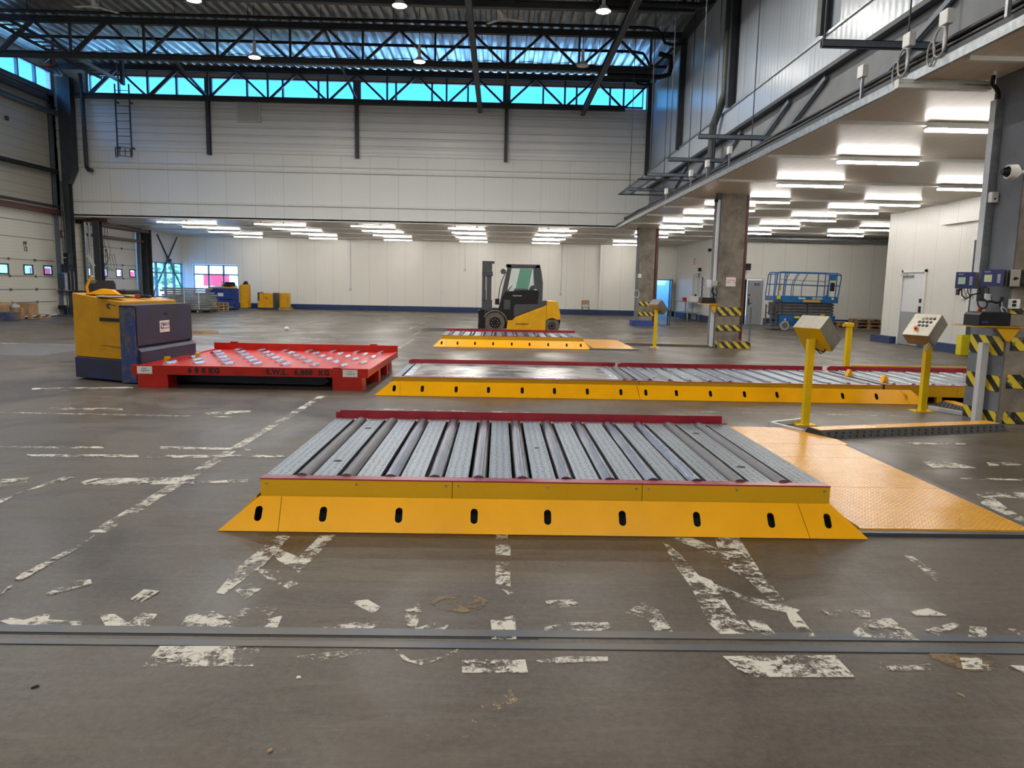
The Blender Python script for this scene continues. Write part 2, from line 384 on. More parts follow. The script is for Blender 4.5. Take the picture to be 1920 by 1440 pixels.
# ================================================================== the building
XL, XR, YM, YF, ZC, ZR = -18.4, 6.25, 31.6, 43.3, 4.08, 10.2
fl = box('floor', 'floor', (-19, 24, -12, 47, -.3, 0), kind='structure')
MARKS = [[(-2.196,3.123),(-2.17,3.155),(-2.099,3.135),(-2.044,3.201),(-2.018,3.196),(-1.997,3.143),(-1.834,3.126),(-1.814,3.07),(-2.091,3.068)],[(-1.804,3.202),(-1.732,3.203),(-1.63,3.12),(-1.618,3.217),(-1.541,3.208),(-1.52,3.086),(-1.697,3.067)],[(-1.382,3.064),(-1.402,3.195),(-1.301,3.247),(-1.13,3.111),(-1.159,3.059),(-1.278,3.066)],[(-1.212,3.172),(-1.179,3.284),(-1.138,3.274),(-1.147,3.158)],[(-1.385,2.746),(-1.393,2.91),(-0.974,2.919),(-0.953,2.754)],[(-1.366,3.448),(-1.374,3.809),(-1.315,4.28),(-1.235,4.283),(-1.247,3.813),(-1.32,3.431)],[(-1.335,4.141),(-1.093,3.936),(-1.06,4.29),(-0.968,4.313),(-1.018,3.82),(-1.031,3.708),(-1.199,3.892)],[(-1.27,3.752),(-1.153,3.741),(-0.994,3.57),(-1.029,3.502),(-1.176,3.633)],[(-1.284,3.476),(-1.234,3.563),(-1.16,3.499),(-1.196,3.372)],[(-1.117,3.286),(-1.018,3.288),(-1.024,3.188)],[(-1.06,3.149),(-0.969,3.205),(-0.957,3.084),(-1.05,3.082)],[(-0.696,3.367),(-0.61,3.388),(-0.531,3.301),(-0.557,3.232)],[(-0.769,3.088),(-0.593,3.155),(-0.499,3.146),(-0.534,3.093),(-0.552,3.062),(-0.725,3.049)],[(-0.422,3.333),(-0.361,3.364),(-0.336,3.248),(-0.344,3.098),(-0.396,3.128)],[(-0.366,3.077),(-0.277,3.141),(-0.192,3.132),(-0.223,3.07)],[(0.008,4.351),(0.081,4.353),(0.08,4.267),(0.009,4.283)],[(0.006,4.172),(0.095,4.175),(0.092,4.001),(0.007,4.015)],[(0.007,3.893),(0.084,3.895),(0.088,3.567),(0.009,3.599)],[(0.039,3.532),(0.105,3.489),(0.078,3.45)],[(-0.012,3.185),(0.1,3.231),(0.104,3.082),(-0.006,3.08)],[(-0.01,3.044),(0.103,3.047),(0.102,3.002),(-0.005,3.0)],[(-0.125,2.82),(0.135,2.824),(0.142,2.724),(-0.12,2.72)],[(-0.805,2.833),(-0.693,2.866),(-0.525,2.909),(-0.507,2.869),(-0.7,2.8)],[(-0.413,2.912),(-0.333,2.807),(-0.206,2.844),(-0.133,2.927),(-0.163,2.854),(-0.287,2.774),(-0.367,2.815)],[(0.252,3.398),(0.393,3.414),(0.424,3.337),(0.268,3.321)],[(0.23,3.111),(0.331,3.166),(0.528,3.17),(0.532,3.117),(0.44,3.064),(0.231,3.06)],[(0.624,3.272),(0.731,3.393),(0.791,3.305),(0.807,3.082),(0.73,3.081),(0.714,3.218)],[(0.179,2.817),(0.303,2.854),(0.48,2.853),(0.476,2.822),(0.21,2.796)],[(1.025,4.302),(1.078,4.052),(1.101,3.737),(1.153,3.667),(1.144,3.285),(1.183,3.07),(1.014,3.067),(0.996,3.17),(1.02,3.594),(1.007,3.886)],[(1.067,4.342),(1.23,4.329),(1.335,4.13),(1.283,4.059),(1.167,4.214)],[(1.37,4.354),(1.522,4.36),(1.452,3.747),(1.449,3.442),(1.374,3.422),(1.351,3.708),(1.279,3.894)],[(1.034,3.699),(1.135,3.652),(1.271,3.469),(1.383,3.41),(1.48,3.322),(1.437,3.28),(1.307,3.347),(1.199,3.499)],[(1.185,3.218),(1.256,3.203),(1.267,3.062),(1.18,3.06)],[(1.418,3.362),(1.45,3.281),(1.44,3.051),(1.379,3.049),(1.382,3.206)],[(0.965,2.867),(1.448,2.885),(1.449,2.715),(1.012,2.707)],[(1.585,3.325),(1.822,3.331),(1.789,3.255),(1.606,3.256)],[(1.751,3.215),(1.881,3.246),(1.894,3.026),(1.588,3.059)],[(1.62,2.844),(1.709,2.802),(1.835,2.826),(1.826,2.775),(1.579,2.766)],[(2.011,3.318),(2.125,3.356),(2.172,3.281),(2.027,3.278)],[(1.979,3.129),(2.165,3.208),(2.166,3.17),(2.007,3.073)],[(2.212,3.171),(2.282,3.157),(2.219,3.062),(2.133,3.06)],[(1.977,2.873),(2.07,2.874),(2.036,2.817),(2.207,2.811),(2.17,2.76),(1.933,2.785)],[(2.377,3.148),(2.437,3.129),(2.392,3.066)],[(2.41,4.08),(2.45,4.056),(2.446,3.741),(2.373,3.702)],[(3.743,5.457),(4.149,5.493),(4.028,5.327),(3.803,5.358),(3.706,5.043),(3.671,4.833),(3.56,4.68),(3.594,5.168)],[(3.918,6.521),(4.19,6.518),(4.286,6.283),(3.886,6.259)],[(4.526,6.498),(4.803,6.536),(4.805,6.434),(4.467,6.373)],[(4.148,7.354),(4.877,7.355),(4.837,7.275),(4.103,7.273)],[(-4.478,6.536),(-3.606,6.598),(-3.549,6.535),(-4.422,6.452)],[(-3.092,6.635),(-2.26,6.626),(-2.232,6.54),(-3.052,6.548)],[(-4.058,6.247),(-3.129,6.31),(-3.081,6.212),(-4.009,6.171)],[(-3.052,6.294),(-1.893,6.371),(-1.847,6.293),(-3.006,6.197)],[(-3.131,5.411),(-3.064,5.507),(-2.343,5.579),(-2.268,5.397),(-3.044,5.326)],[(-2.259,5.474),(-1.917,5.539),(-1.891,5.463),(-2.216,5.415)],[(-3.402,4.926),(-3.325,5.54),(-3.238,5.529),(-3.367,5.098),(-3.345,4.842)],[(-3.744,5.438),(-3.561,5.495),(-3.505,5.375),(-3.629,5.266)],[(-5.294,8.592),(-4.446,8.639),(-4.391,8.531),(-5.229,8.485)],[(-3.409,8.406),(-2.946,8.673),(-2.897,8.528),(-3.225,8.246)],[(-6.45,10.141),(-5.19,10.408),(-5.139,10.304),(-6.358,9.994)],[(-2.371,3.384),(-2.44,3.63),(-2.412,3.9),(-2.395,4.102),(-2.388,4.258),(-2.36,4.231),(-2.356,4.034),(-2.37,3.853),(-2.384,3.563)],[(-2.17,3.407),(-2.141,3.556),(-2.051,3.586),(-2.02,3.54),(-2.132,3.409)],[(-1.737,3.358),(-1.727,3.47),(-1.641,3.453),(-1.672,3.33)]]
def poly_flat(pts, z=.0025):
    mb = MB(); n = len(pts); mb.add([(x, y, z) for x, y in pts] + [(x, y, .0003) for x, y in pts],
        [list(range(n))] + [(i, (i + 1) % n, n + (i + 1) % n, n + i) for i in range(n)]); return mb
for i_, q in enumerate(MARKS): poly_flat(q, .0024 + .00006 * i_).build('painted_mark', 'paint', fl)
def line_mark(x0, y0, x1, y1, w_, mat='paint2'):
    d = Vector((x1 - x0, y1 - y0)).normalized(); n_ = Vector((-d.y, d.x)) * w_ / 2
    poly_flat([(x0 + n_.x, y0 + n_.y), (x1 + n_.x, y1 + n_.y), (x1 - n_.x, y1 - n_.y), (x0 - n_.x, y0 - n_.y)], .0022).build('painted_line', mat, fl)
line_mark(-2.4, 4.3, -2.4, 6.9, .1, 'paint'); line_mark(-2.4, 6.9, -2.38, 9.9, .09, 'paint'); line_mark(-2.4, 13.8, -2.4, 21, .08)
for a in ((-8, 20.6, -2.4, 20.2, .07), (-14, 27.6, 3.2, 26.6, .08), (-13, 33, -3, 32.4, .09), (-2.6, 22.5, -2.6, 26.5, .07), (-7.4, 25.3, -7.4, 30.2, .09), (-3.1, 25.2, -3.1, 30.8, .09),
          (3.3, 25.2, 3.3, 31, .08), (-14, 17.2, -6, 16.8, .07), (4.6, 13.2, 11, 13.6, .07), (3.6, 24, 10, 23.6, .07), (7.6, 15.5, 7.6, 27, .08), (8, 17, 12, 17.4, .06), (-3, 36, 1, 36, .08),
          (-8, 8.3, -3, 8.2, .05), (2.6, 9.1, 5.3, 9.0, .05), (6.6, 7.4, 8.2, 7.3, .05), (3.9, 5.9, 4.6, 5.9, .05), (0.6, 13.4, 2.4, 13.3, .05), (-1.6, 8.9, 0.4, 8.8, .06)): line_mark(*a)
M['stain'] = paint_mat('brown_rubbed_stain', (.16, .10, .04), .52)
M['stain2'] = paint_mat('tan_scuff', (.42, .30, .16), .6)
def blob(cx, cy, rx, ry, mat, seed):
    rr = random.Random(seed); poly_flat([(cx + rx * (1 + .25 * rr.random()) * math.cos(a), cy + ry * (1 + .3 * rr.random()) * math.sin(a)) for a in [2 * PI * k / 18 for k in range(18)]], .002).build('floor_stain', mat, fl)
blob(-.16, 3.36, .12, .09, 'stain', 1); blob(.0, 3.34, .16, .05, 'stain2', 2); blob(-.15, 2.36, .10, .06, 'stain2', 3); blob(2.0, 2.87, .12, .09, 'stain', 4); blob(.12, 2.52, .15, .08, 'stain2', 5)
M['joint'] = plain('blue_grey_steel_strip', (.05, .062, .085), .42, .2, c2=(.085, .075, .062), vs=1.6, lo=.42, hi=.58)
for y0, y1 in ((3.02, 3.085), (2.915, 2.965)): box('joint_strip', 'joint', (-9, 9, y0, y1, .0003, .004), fl)
box('joint_gap', 'black', (-2.4, .2, 3.004, 3.012, .0002, .0012), fl)
for (x0, x1, y0, y1) in ((-9.6, -5.4, 30, 33.5), (-3, 2.8, 28.5, 31), (-2.9, -.5, 36, 40), (-16, -9, 14.5, 17.2), (-8.5, -3.2, 26.2, 27.6), (3.5, 6.5, 26.5, 29)):
    M.setdefault('patch', plain('darker_concrete_patch', (.115, .108, .1), .5, var=.15)); box('floor_patch', 'patch', (x0, x1, y0, y1, .0001, .0015), fl)

# ceilings
mb = MB(); prof = []
x = XL
while x < XR + .1:
    prof += [(x, 10.2), (x + .13, 10.2), (x + .17, 10.33), (x + .31, 10.33)]; x += .35
n = len(prof)
mb.add([(p[0], -12, p[1]) for p in prof] + [(p[0], YM + .1, p[1]) for p in prof], [(i, i + 1, n + i + 1, n + i) for i in range(n - 1)])
mb.box(XL - .3, XR + .4, -12, YM + .3, 10.36, 10.6)
mb.build('ceiling', 'deck', kind='structure')
mb = MB().box(4.95, 24, -12, YM + .2, ZC, ZC + .1).box(XL, 24, YM, YF + .3, ZC + .002, ZC + .12)
mb.build('ceiling', 'ceil_low', kind='structure')
# ceiling trunking rails running across the low ceiling
LX = [-13.8, -9.7, -5.6, -1.45, 2.55, 7.05, 10.75, 14.7]
for y in (34.5, 37.5, 41.0): MB().box(-17.9, 10.2, y - .035, y + .035, ZC - .05, ZC - .001).build('trim_1', 'trim_w', kind='structure')
for y, x1 in ((31.5, 18), (28.5, 19), (25.3, 19), (22.7, 12.4), (20.5, 12.4), (17.2, 12.4), (14.05, 12.4), (11.2, 12.4), (8.15, 12.4), (5.2, 12.4)):
    MB().box(5.0, x1, y - .035, y + .035, ZC - .05, ZC - .001).build('trim_1', 'trim_w', kind='structure')

# walls
box('wall_back', 'wall_v', (XL - .2, 9.0, YF, YF + .2, .3, ZC + .1), kind='structure')     # gets its window below
bpy.data.objects.remove(bpy.data.objects['wall_back'])
mb = MB().box(XL - .2, -17.85, YF, YF + .2, 0, ZC).box(-17.85, -15.2, YF, YF + .2, 2.48, ZC).box(-17.85, -15.2, YF, YF + .2, 0, .75).box(-15.2, 9.0, YF, YF + .2, 0, ZC)
mb.box(9.0, 10.1, YF, YF + .2, 2.1, ZC).box(10.1, 10.6, YF, YF + .2, 0, ZC)
mb.build('wall_back', 'wall_v', kind='structure')
box('wall_back', 'wall_v', (5.87, 9.0, 42.95, YF, 0, ZC), kind='structure')
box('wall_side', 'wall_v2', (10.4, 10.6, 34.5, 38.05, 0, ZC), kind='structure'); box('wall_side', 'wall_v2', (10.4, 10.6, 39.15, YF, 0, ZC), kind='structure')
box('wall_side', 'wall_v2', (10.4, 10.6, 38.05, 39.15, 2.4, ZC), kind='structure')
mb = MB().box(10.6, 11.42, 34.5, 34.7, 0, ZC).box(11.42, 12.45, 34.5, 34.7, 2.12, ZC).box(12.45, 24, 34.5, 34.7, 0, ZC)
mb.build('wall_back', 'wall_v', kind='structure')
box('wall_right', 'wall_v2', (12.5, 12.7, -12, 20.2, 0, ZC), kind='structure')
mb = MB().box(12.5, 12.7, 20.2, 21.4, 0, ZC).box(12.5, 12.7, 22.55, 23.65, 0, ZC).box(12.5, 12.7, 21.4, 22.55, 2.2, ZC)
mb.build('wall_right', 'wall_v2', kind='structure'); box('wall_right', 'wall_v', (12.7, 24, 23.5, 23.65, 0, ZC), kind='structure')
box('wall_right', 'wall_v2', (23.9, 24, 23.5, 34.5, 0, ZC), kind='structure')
box('trim_2', 'wall_v2', (12.36, 12.5, 17, 20.65, 3.48, ZC), kind='structure')
# plinths
for d in ((-15.2, 5.86, 43.14, YF, 0, .3), (5.8, 9.0, 42.8, 42.95, 0, .3)): box('baseboard_back', 'navy', d, kind='structure')
for d in ((10.28, 10.4, 34.5, 37.95, 0, .3), (10.28, 10.4, 39.25, 43.3, 0, .3)): box('baseboard_side', 'navy', d, kind='structure')
box('baseboard_back', 'navy', (12.55, 18, 34.38, 34.5, 0, .3), kind='structure')
for d in ((12.3, 12.5, 22.7, 23.9, 0, .22), (12.35, 12.5, 15, 21.3, 0, .22)): box('baseboard_right', 'navy', d, kind='structure')
# wall of the floor above (over the far low hall)
box('wall_front', 'mezz_v', (XL, 5.0, YM, YM + .15, 4.1, 6.85), kind='structure')
box('wall_front', 'mezz_v', (5.0, XR + .1, YM, YM + .15, 4.18, 6.85), kind='structure')
mb = MB()
z = 6.85
while z < 8.95:
    z1 = min(z + .36, 8.98); mb.prism([(YM, z), (YM - .035, z + .02), (YM - .035, z1 - .1), (YM - .002, z1 - .04), (YM, z1), (YM + .15, z1), (YM + .15, z)], 0, XL, XR); z = z1
mb.build('wall_front', 'mezz_h', kind='structure')
for z0, z1, d in ((6.33, 6.38, .05), (6.10, 6.2, .08), (4.72, 4.8, .06), (4.1, 4.14, .05), (6.82, 6.87, .04)):
    box('trim_3', 'trim_w', (-17.9, 5.9, YM - d, YM, z0, z1), kind='structure')
mb = MB().box(-18.4, -17.05, YM, YM + .1, 8.98, 10.3).box(6.0, XR + .1, YM, YM + .1, 8.98, 10.3).box(-17.05, 6, YM, YM + .1, 9.84, 10.3)
mb.build('wall_front', 'left_h', kind='structure')
# high window band on that wall, one window per bay of four lights
bx = [-17.05, -12.1, -6.0, .19, 6.0]
def win_band(n_, a, b, axis, c, z0, z1, mull, inward):
    """frame with mullions and one pane; axis 0: runs along x at y=c, axis 1: runs along y at x=c"""
    def B(m_, u0, u1, v0, v1, zz0, zz1): return m_.box(u0, u1, v0, v1, zz0, zz1) if axis == 0 else m_.box(v0, v1, u0, u1, zz0, zz1)
    f = MB(); d0, d1 = (c - .05, c + .07)
    B(f, a, b, d0, d1, z0, z0 + .07); B(f, a, b, d0, d1, z1 - .06, z1)
    for i in range(mull + 1):
        u = a + (b - a) * i / mull; hw = .035
        B(f, max(a, u - hw), min(b, u + hw), d0, d1, z0, z1)
    o = f.build('window_%d' % n_, 'steel_mid', kind='structure')
    p = MB(); B(p, a + .03, b - .03, c, c + .012, z0 + .03, z1 - .03); p.build('pane', 'glass', o)
    return o
for i in range(4): win_band(i + 1, bx[i] + .12, bx[i + 1] - .12, 0, YM + .02, 9.0, 9.84, 4, 1)
for b in bx[1:4]: box('trim_4', 'steel_mid', (b - .12, b + .12, YM - .02, YM + .1, 8.95, 9.84), kind='structure')
# left wall with its dock doors, high window band and low windows
mb = MB(); lw = lambda y0, y1, z0, z1: mb.box(XL - .2, XL, y0, y1, z0, z1)
lw(-12, 26.2, 4.35, 9.0); lw(26.2, YM, 4.35, 9.0); lw(-12, YM, 9.86, 10.6)
lw(31.05, 33.2, 0, 9.0); lw(-12, -7, 0, 4.35); lw(-1.6, 0, 0, 4.35); lw(5.4, 7, 0, 4.35); lw(12.4, 14, 0, 4.35); lw(19.4, 21, 0, 4.35); lw(25.3, 26.6, 0, 4.35)
lw(33.2, 38, 4.0, 4.3); lw(38.0, 38.9, 0, 4.3); lw(38.9, YF, 2.5, 4.3); lw(38.9, YF, 0, .55)
mb.build('wall_left', 'left_h', kind='structure')
box('wall_left', 'wall_v2', (XL, XL + .02, 38.8, YF, 2.5, ZC), kind='structure')
for i, (a, b) in enumerate(((27.2, 31.5), (21.4, 26.9), (15.6, 21.1), (9.8, 15.3), (4, 9.5), (-2, 3.7))): win_band(5 + i, a, b, 1, XL - .06, 9.05, 9.86, 4, 1)
mb = MB()
for a in (21.15, 26.95, 31.5, 15.35, 9.6, 3.85): mb.box(XL - .2, XL, a - .1, a + .15, 9.0, 9.9)
mb.build('wall_left', 'left_h', kind='structure')
# low windows in the far corner
o = win_band(11, 38.95, 43.2, 1, XL - .05, .6, 2.5, 4, 1)
for z in (1.9,): MB().box(XL - .1, XL + .02, 38.95, 43.2, z, z + .07).build('glazing_bar', 'steel_mid', o)
o = win_band(12, -17.8, -15.2, 0, YF + .05, .75, 2.47, 3, 1)
MB().box(-17.8, -15.2, YF, YF + .1, 1.88, 1.95).build('glazing_bar', 'steel_mid', o)
# right hand upper wall, concrete wall below it
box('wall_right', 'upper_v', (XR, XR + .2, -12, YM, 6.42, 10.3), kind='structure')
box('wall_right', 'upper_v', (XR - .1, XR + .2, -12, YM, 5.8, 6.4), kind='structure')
box('trim_5', 'galv', (XR - .13, XR, -12, YM, 6.38, 6.43), kind='structure')
box('trim_5', 'steel_dk', (XR - .12, XR + .2, -12, YM, 5.72, 5.8), kind='structure')
box('wall_right', 'conc_wall', (XR + .05, XR + .3, -12, YM, ZC + .1, 5.74), kind='structure')
# white edge strip of the low ceiling
box('trim_6', 'galv', (4.9, 4.95, -12, YM, ZC - .02, ZC + .085), kind='structure')
box('ceiling', 'steel_dk', (4.95, XR + .05, -12, YM, ZC + .1, ZC + .17), kind='structure')

# wall behind the camera, solid and out of view
box('wall_rear', 'mezz_v', (XL - .2, 24, -12.2, -12, 0, 10.6), kind='structure')
# dock doors: ribbed sectional doors with a row of small windows
def dock_door(n_, y0, y1, ztop, code, wins, zs):
    mb = MB(); zw0, zw1 = 1.66, 2.0; x0, x1 = XL - .12, XL - .07
    ys = []
    for yc in wins: ys.append((yc - .26, yc + .26))
    mb.box(x0, x1, y0, y1, 0.02, zw0).box(x0, x1, y0, y1, zw1, ztop)
    e = [y0] + [v for p_ in ys for v in p_] + [y1]
    for i in range(0, len(e), 2): mb.box(x0, x1, e[i], e[i + 1], zw0, zw1)
    o = mb.build('door_%d' % n_, 'door_h', kind='structure')
    for a, b in ys:
        f = MB().box(x1 - .01, x1 + .02, a - .03, b + .03, zw1 - .02, zw1 + .03).box(x1 - .01, x1 + .02, a - .03, b + .03, zw0 - .03, zw0 + .02).box(x1 - .01, x1 + .02, a - .03, a + .02, zw0, zw1).box(x1 - .01, x1 + .02, b - .02, b + .03, zw0, zw1)
        fo = f.build('window_frame', 'blackp', o); MB().box(x0 + .02, x0 + .03, a, b, zw0, zw1).build('pane', 'glass', fo)
    for zz in zs: MB().box(x1, x1 + .012, y0, y1, zz, zz + .025).build('section_joint', 'steel_mid', o)
    for zz in zs[:4]:
        for yy in (y0 + (y1 - y0) * .35, y0 + (y1 - y0) * .7): MB().box(x1, x1 + .05, yy - .04, yy + .04, zz - .03, zz + .06).build('hinge', 'steel_mid', o)
    a, b = code.split()
    yy = {'12': 29.2, '13': 35.1}[b]
    for s_, zz in ((a, 2.82), (b, 2.62)): text('door_number', s_, .24, (x1 + .01, yy, zz), RIGHTW, 'ink', o, ext=.003, bold=.006)
    return o
dock_door(1, 26.6, 31.05, 4.35, 'PF 12', (27.85, 29.3, 30.55), (.55, 1.05, 1.56, 2.2, 3.05, 3.7))
dock_door(2, 33.25, 37.95, 4.0, 'PF 13', (33.55, 34.85, 36.2, 37.5), (1.0, 1.55, 2.2, 3.0, 3.5))
for k, (y0, y1) in enumerate(((21, 25.3), (14, 19.4), (7, 12.4), (0, 5.4), (-7, -1.6))): box('door_%d' % (3 + k), 'door_h', (XL - .12, XL - .07, y0, y1, .02, 4.35), kind='structure')
# door tracks, frames, and oxide red lintel beams
mb = MB().box(XL, XL + .12, 31.05, 31.2, 0, 4.4).box(XL, XL + .06, 31.1, 31.3, 4.4, 8.6); mb.build('trim_7', 'steel_mid', kind='structure')
mb = MB().box(XL, XL + .14, 33.05, 33.2, 0, 4.0).box(XL, XL + .14, 37.95, 38.1, 0, 4.0); mb.build('trim_7', 'steel_mid', kind='structure')
box('trim_8', 'brown', (XL, XL + .22, 26.4, 31.6, 4.12, 4.3), kind='structure'); box('trim_8', 'brown', (XL, XL + .2, 33.2, 38.4, 3.4, 3.52), kind='structure')
box('trim_8', 'brown', (XL, XL + .35, 32.6, 38.6, 3.9, 4.06), kind='structure'); box('trim_8', 'brown', (XL, XL + .08, 33.2, 33.28, 0, 3.9), kind='structure')
box('trim_8', 'steel_dk', (XL, XL + .1, 26.4, 31.7, 4.42, 4.5), kind='structure')
MB().ibeam((XL + .2, 38.45, 0), (XL + .2, 38.45, ZC), .3, .34, .02, up=(0, 1, 0)).build('trim_9', 'steel_dk', kind='structure')
box('trim_9', 'brown', (XL + .02, XL + .4, 38.64, 38.72, 0, ZC), kind='structure')
# threshold strip and plinths by the doors
box('trim_10', 'steel_dk', (XL, XL + .5, 27.3, 33.6, 0.0, .012), kind='structure')
box('baseboard_left', 'navy', (XL, XL + .75, 31.25, 32.95, 0, .3), kind='structure')
# personnel doors
def leaf_door(n_, x0, x1, y, z1, mat, parts=True, hinge=0):
    fr = MB().box(x0 - .08, x0, y - .04, y + .14, 0, z1 + .08).box(x1, x1 + .08, y - .04, y + .14, 0, z1 + .08).box(x0, x1, y - .04, y + .14, z1, z1 + .08)
    return fr
o = leaf_door(8, 11.42, 12.45, 34.5, 2.1, 'door_g').build('door_8', 'trim_w', kind='structure')
box('doorway_dark', 'black', (11.42, 11.72, 34.62, 34.64, 0, 2.1), o)
box('door_leaf', 'door_g', (11.72, 12.45, 34.49, 34.54, .01, 2.08), o)
sg = box('door_sign', 'indigo', (12.03, 12.27, 34.475, 34.49, 1.83, 1.93), o); text('sign_text', '012', .07, (12.15, 34.47, 1.88), FRONT, 'white_pl', o)
MB().box(11.78, 11.83, 34.46, 34.49, .9, 1.22).cyl((11.8, 34.46, 1.0), (11.8, 34.4, 1.0), .012).cyl((11.8, 34.41, 1.0), (11.95, 34.41, 1.0), .012).box(11.78, 11.84, 34.46, 34.49, 1.33, 1.42).build('door_handle', 'blackp', o)
# white door in the near right wall, lower half kick plate grey
fr = MB().box(12.46, 12.62, 21.32, 21.4, 0, 2.28).box(12.46, 12.62, 22.55, 22.63, 0, 2.28).box(12.46, 12.62, 21.32, 22.63, 2.2, 2.28)
o = fr.build('door_9', 'trim_w', kind='structure'); box('door_leaf', 'door_w', (12.5, 12.55, 21.4, 22.55, .02, 2.2), o)
box('kick_plate', 'door_g', (12.485, 12.5, 21.4, 22.55, .02, 1.02), o)
MB().box(12.44, 12.5, 22.0, 22.45, 2.08, 2.13).box(12.4, 12.46, 22.25, 22.55, 2.1, 2.15).build('door_closer', 'galv', o)
MB().box(12.46, 12.5, 21.5, 21.57, 1.02, 1.2).box(12.46, 12.5, 21.5, 21.57, 1.3, 1.42).build('door_handle', 'blackp', o)
# doorway further along, white surround; the opening's shade is a dark slab
MB().box(12.42, 12.5, 19.2, 19.27, 0, 3.05).box(12.42, 12.5, 17.9, 19.2, 2.98, 3.05).build('door_10', 'trim_w', kind='structure')
box('door_10', 'steel_dk', (12.44, 12.5, 17.9, 19.2, 0, 2.98), kind='structure')
# side wall door (in the 10.4 wall) and passage in the far wall
fr = MB().box(10.34, 10.62, 38.0, 38.08, 0, 2.45).box(10.34, 10.62, 39.12, 39.2, 0, 2.45).box(10.34, 10.62, 38.0, 39.2, 2.38, 2.45)
o = fr.build('door_11', 'trim_w', kind='structure'); box('door_leaf', 'door_w', (10.42, 10.46, 38.45, 39.12, .02, 2.38), o); box('door_leaf', 'door_g', (10.42, 10.46, 38.08, 38.45, .02, 2.2), o)
box('door_handle', 'blackp', (10.36, 10.42, 38.6, 38.75, .95, 1.35), o); 
sg = box('exit_sign', 'steel_mid', (10.30, 10.34, 37.95, 38.35, 2.22, 2.4), o); box('sign_face', 'white_pl', (10.29, 10.3, 38.0, 38.3, 2.25, 2.37), sg)
MB().box(8.94, 9.0, 42.9, 43.5, 0, 2.15).box(10.1, 10.16, 42.9, 43.5, 0, 2.15).box(8.94, 10.16, 42.9, 43.5, 2.1, 2.15).build('door_12', 'steel_mid', kind='structure')
M['skyblue'] = plain('blue_light_room_wall', (.42, .56, .62), .6, var=.05)  # blue light in the passage is put into this wall colour
box('wall_passage', 'skyblue', (8.6, 10.7, 45.2, 45.3, 0, 2.6), kind='structure'); box('wall_passage', 'trim_w', (8.6, 8.7, 43.5, 45.2, 0, 2.6), kind='structure'); box('wall_passage', 'trim_w', (10.6, 10.7, 43.5, 45.2, 0, 2.6), kind='structure')

# left column pair at the hall corner
cl = thing('steel_column', 'tall dark steel column in the left corner below the high windows', 'column', (-17.75, 31.35, 0))
MB().prism([(-.3, 9.6), (.22, 9.6), (.22, 6.0), (-.05, 5.4), (-.3, 5.4)], 1, -.17, .17).build('upper_shaft', 'steel_dk', cl)
MB().ibeam((-.2, 0, 0), (-.2, 0, 5.45), .26, .3, .02, up=(0, 1, 0)).build('lower_shaft', 'steel_dk', cl)
MB().box(-.36, .0, -.2, .2, 9.6, 9.66).build('cap_plate', 'galv', cl)
c2 = thing('steel_column', 'dark steel column beside the two grey pipes left of the far dock door', 'column', (-17.2, 32.1, 0))
MB().ibeam((0, 0, 0), (0, 0, 4.08), .28, .3, .02, up=(0, 1, 0)).build('shaft', 'steel_dk', c2)
MB().box(-.5, .5, -.12, .12, 3.94, 4.06).build('head_plate', 'brown', c2)
MB().cyl((-.3, -.1, 0), (-.3, -.1, 3.9), .05).cyl((-.48, -.1, 0), (-.48, -.1, 3.9), .04).build('conduit', 'galv', c2)
# ================================================================== lights
def light_obj(parent, size, power, col, z=-.01, spread=None):
    ld = bpy.data.lights.new('lamp_light', 'AREA'); ld.shape = 'DISK'; ld.size = size; ld.energy = power; ld.color = col
    o = bpy.data.objects.new('lamp_light', ld); COL.objects.link(o); o.parent = parent; o.location = (0, 0, z); return o
def pendant_proto():
    t = thing('pendant_lamp', '', 'lamp')
    MB().cyl((0, 0, .12), (0, 0, .5), .05, 12).cyl((0, 0, .0), (0, 0, .14), .20, 20, r2=.08).build('lamp_shade', 'white_pl', t)
    MB().cyl((0, 0, -.012), (0, 0, .0), .17, 20).build('lamp_face', 'lamp', t)
    MB().cyl((0, 0, .5), (0, 0, 1.655), .012, 6).build('hanger', 'steel_dk', t)
    return t
pp = pendant_proto(); first = True
where = {(-8, 24.85): 'hanging by the truss left of the middle high window', (-2.7, 24.85): 'hanging just right of centre below the second truss',
         (2.6, 20.1): 'brightest one, near the right end of the roof', (-2.7, 20.1): 'small one high at the top middle edge', (-8, 20.1): 'at the top edge above the left part of the roof'}
PR = (24.85, 20.1, 15.2, 10.4, -6.0)  # last row is added out of view, extra strong, to light the near ramp
for y in PR:
    for x in (-13.3, -8, -2.7, 2.6):
        if (x, y) == (-13.3, 24.85): continue
        t = pp if first else copy_tree(pp); first = False
        t.location = (x, y, 8.7)
        if (x, y) in where: t['label'] = 'lit pendant lamp ' + where[(x, y)]
        else: t['label'] = 'unseen lit pendant lamp added overhead, %s across in roof row %s' % (['first', 'second', 'third', 'fourth'][[-13.3, -8, -2.7, 2.6].index(x)], ['one', 'two', 'three', 'four', 'five'][PR.index(y)])
        t['group'] = 'pendant lamps under the hall roof'
        if (x, y) == (2.6, 24.85):
            t['label'] = 'unlit pendant lamp by the right end of the second truss'
            for ch in t.children: pass
            continue
        light_obj(t, .34, BAY_W * (4.2 if y < 3 else .45 if (x > 2 and y < 18) else 1.0), (1, .95, .87), -.03)
# make the unlit one unlit: give its face another mesh
for o in [q for q in COL.objects if q.parent and q.parent.get('label', '').startswith('unlit') and q.name.startswith('lamp_face')]:
    o.data = o.data.copy(); o.data.materials.clear(); o.data.materials.append(M['white_pl'])

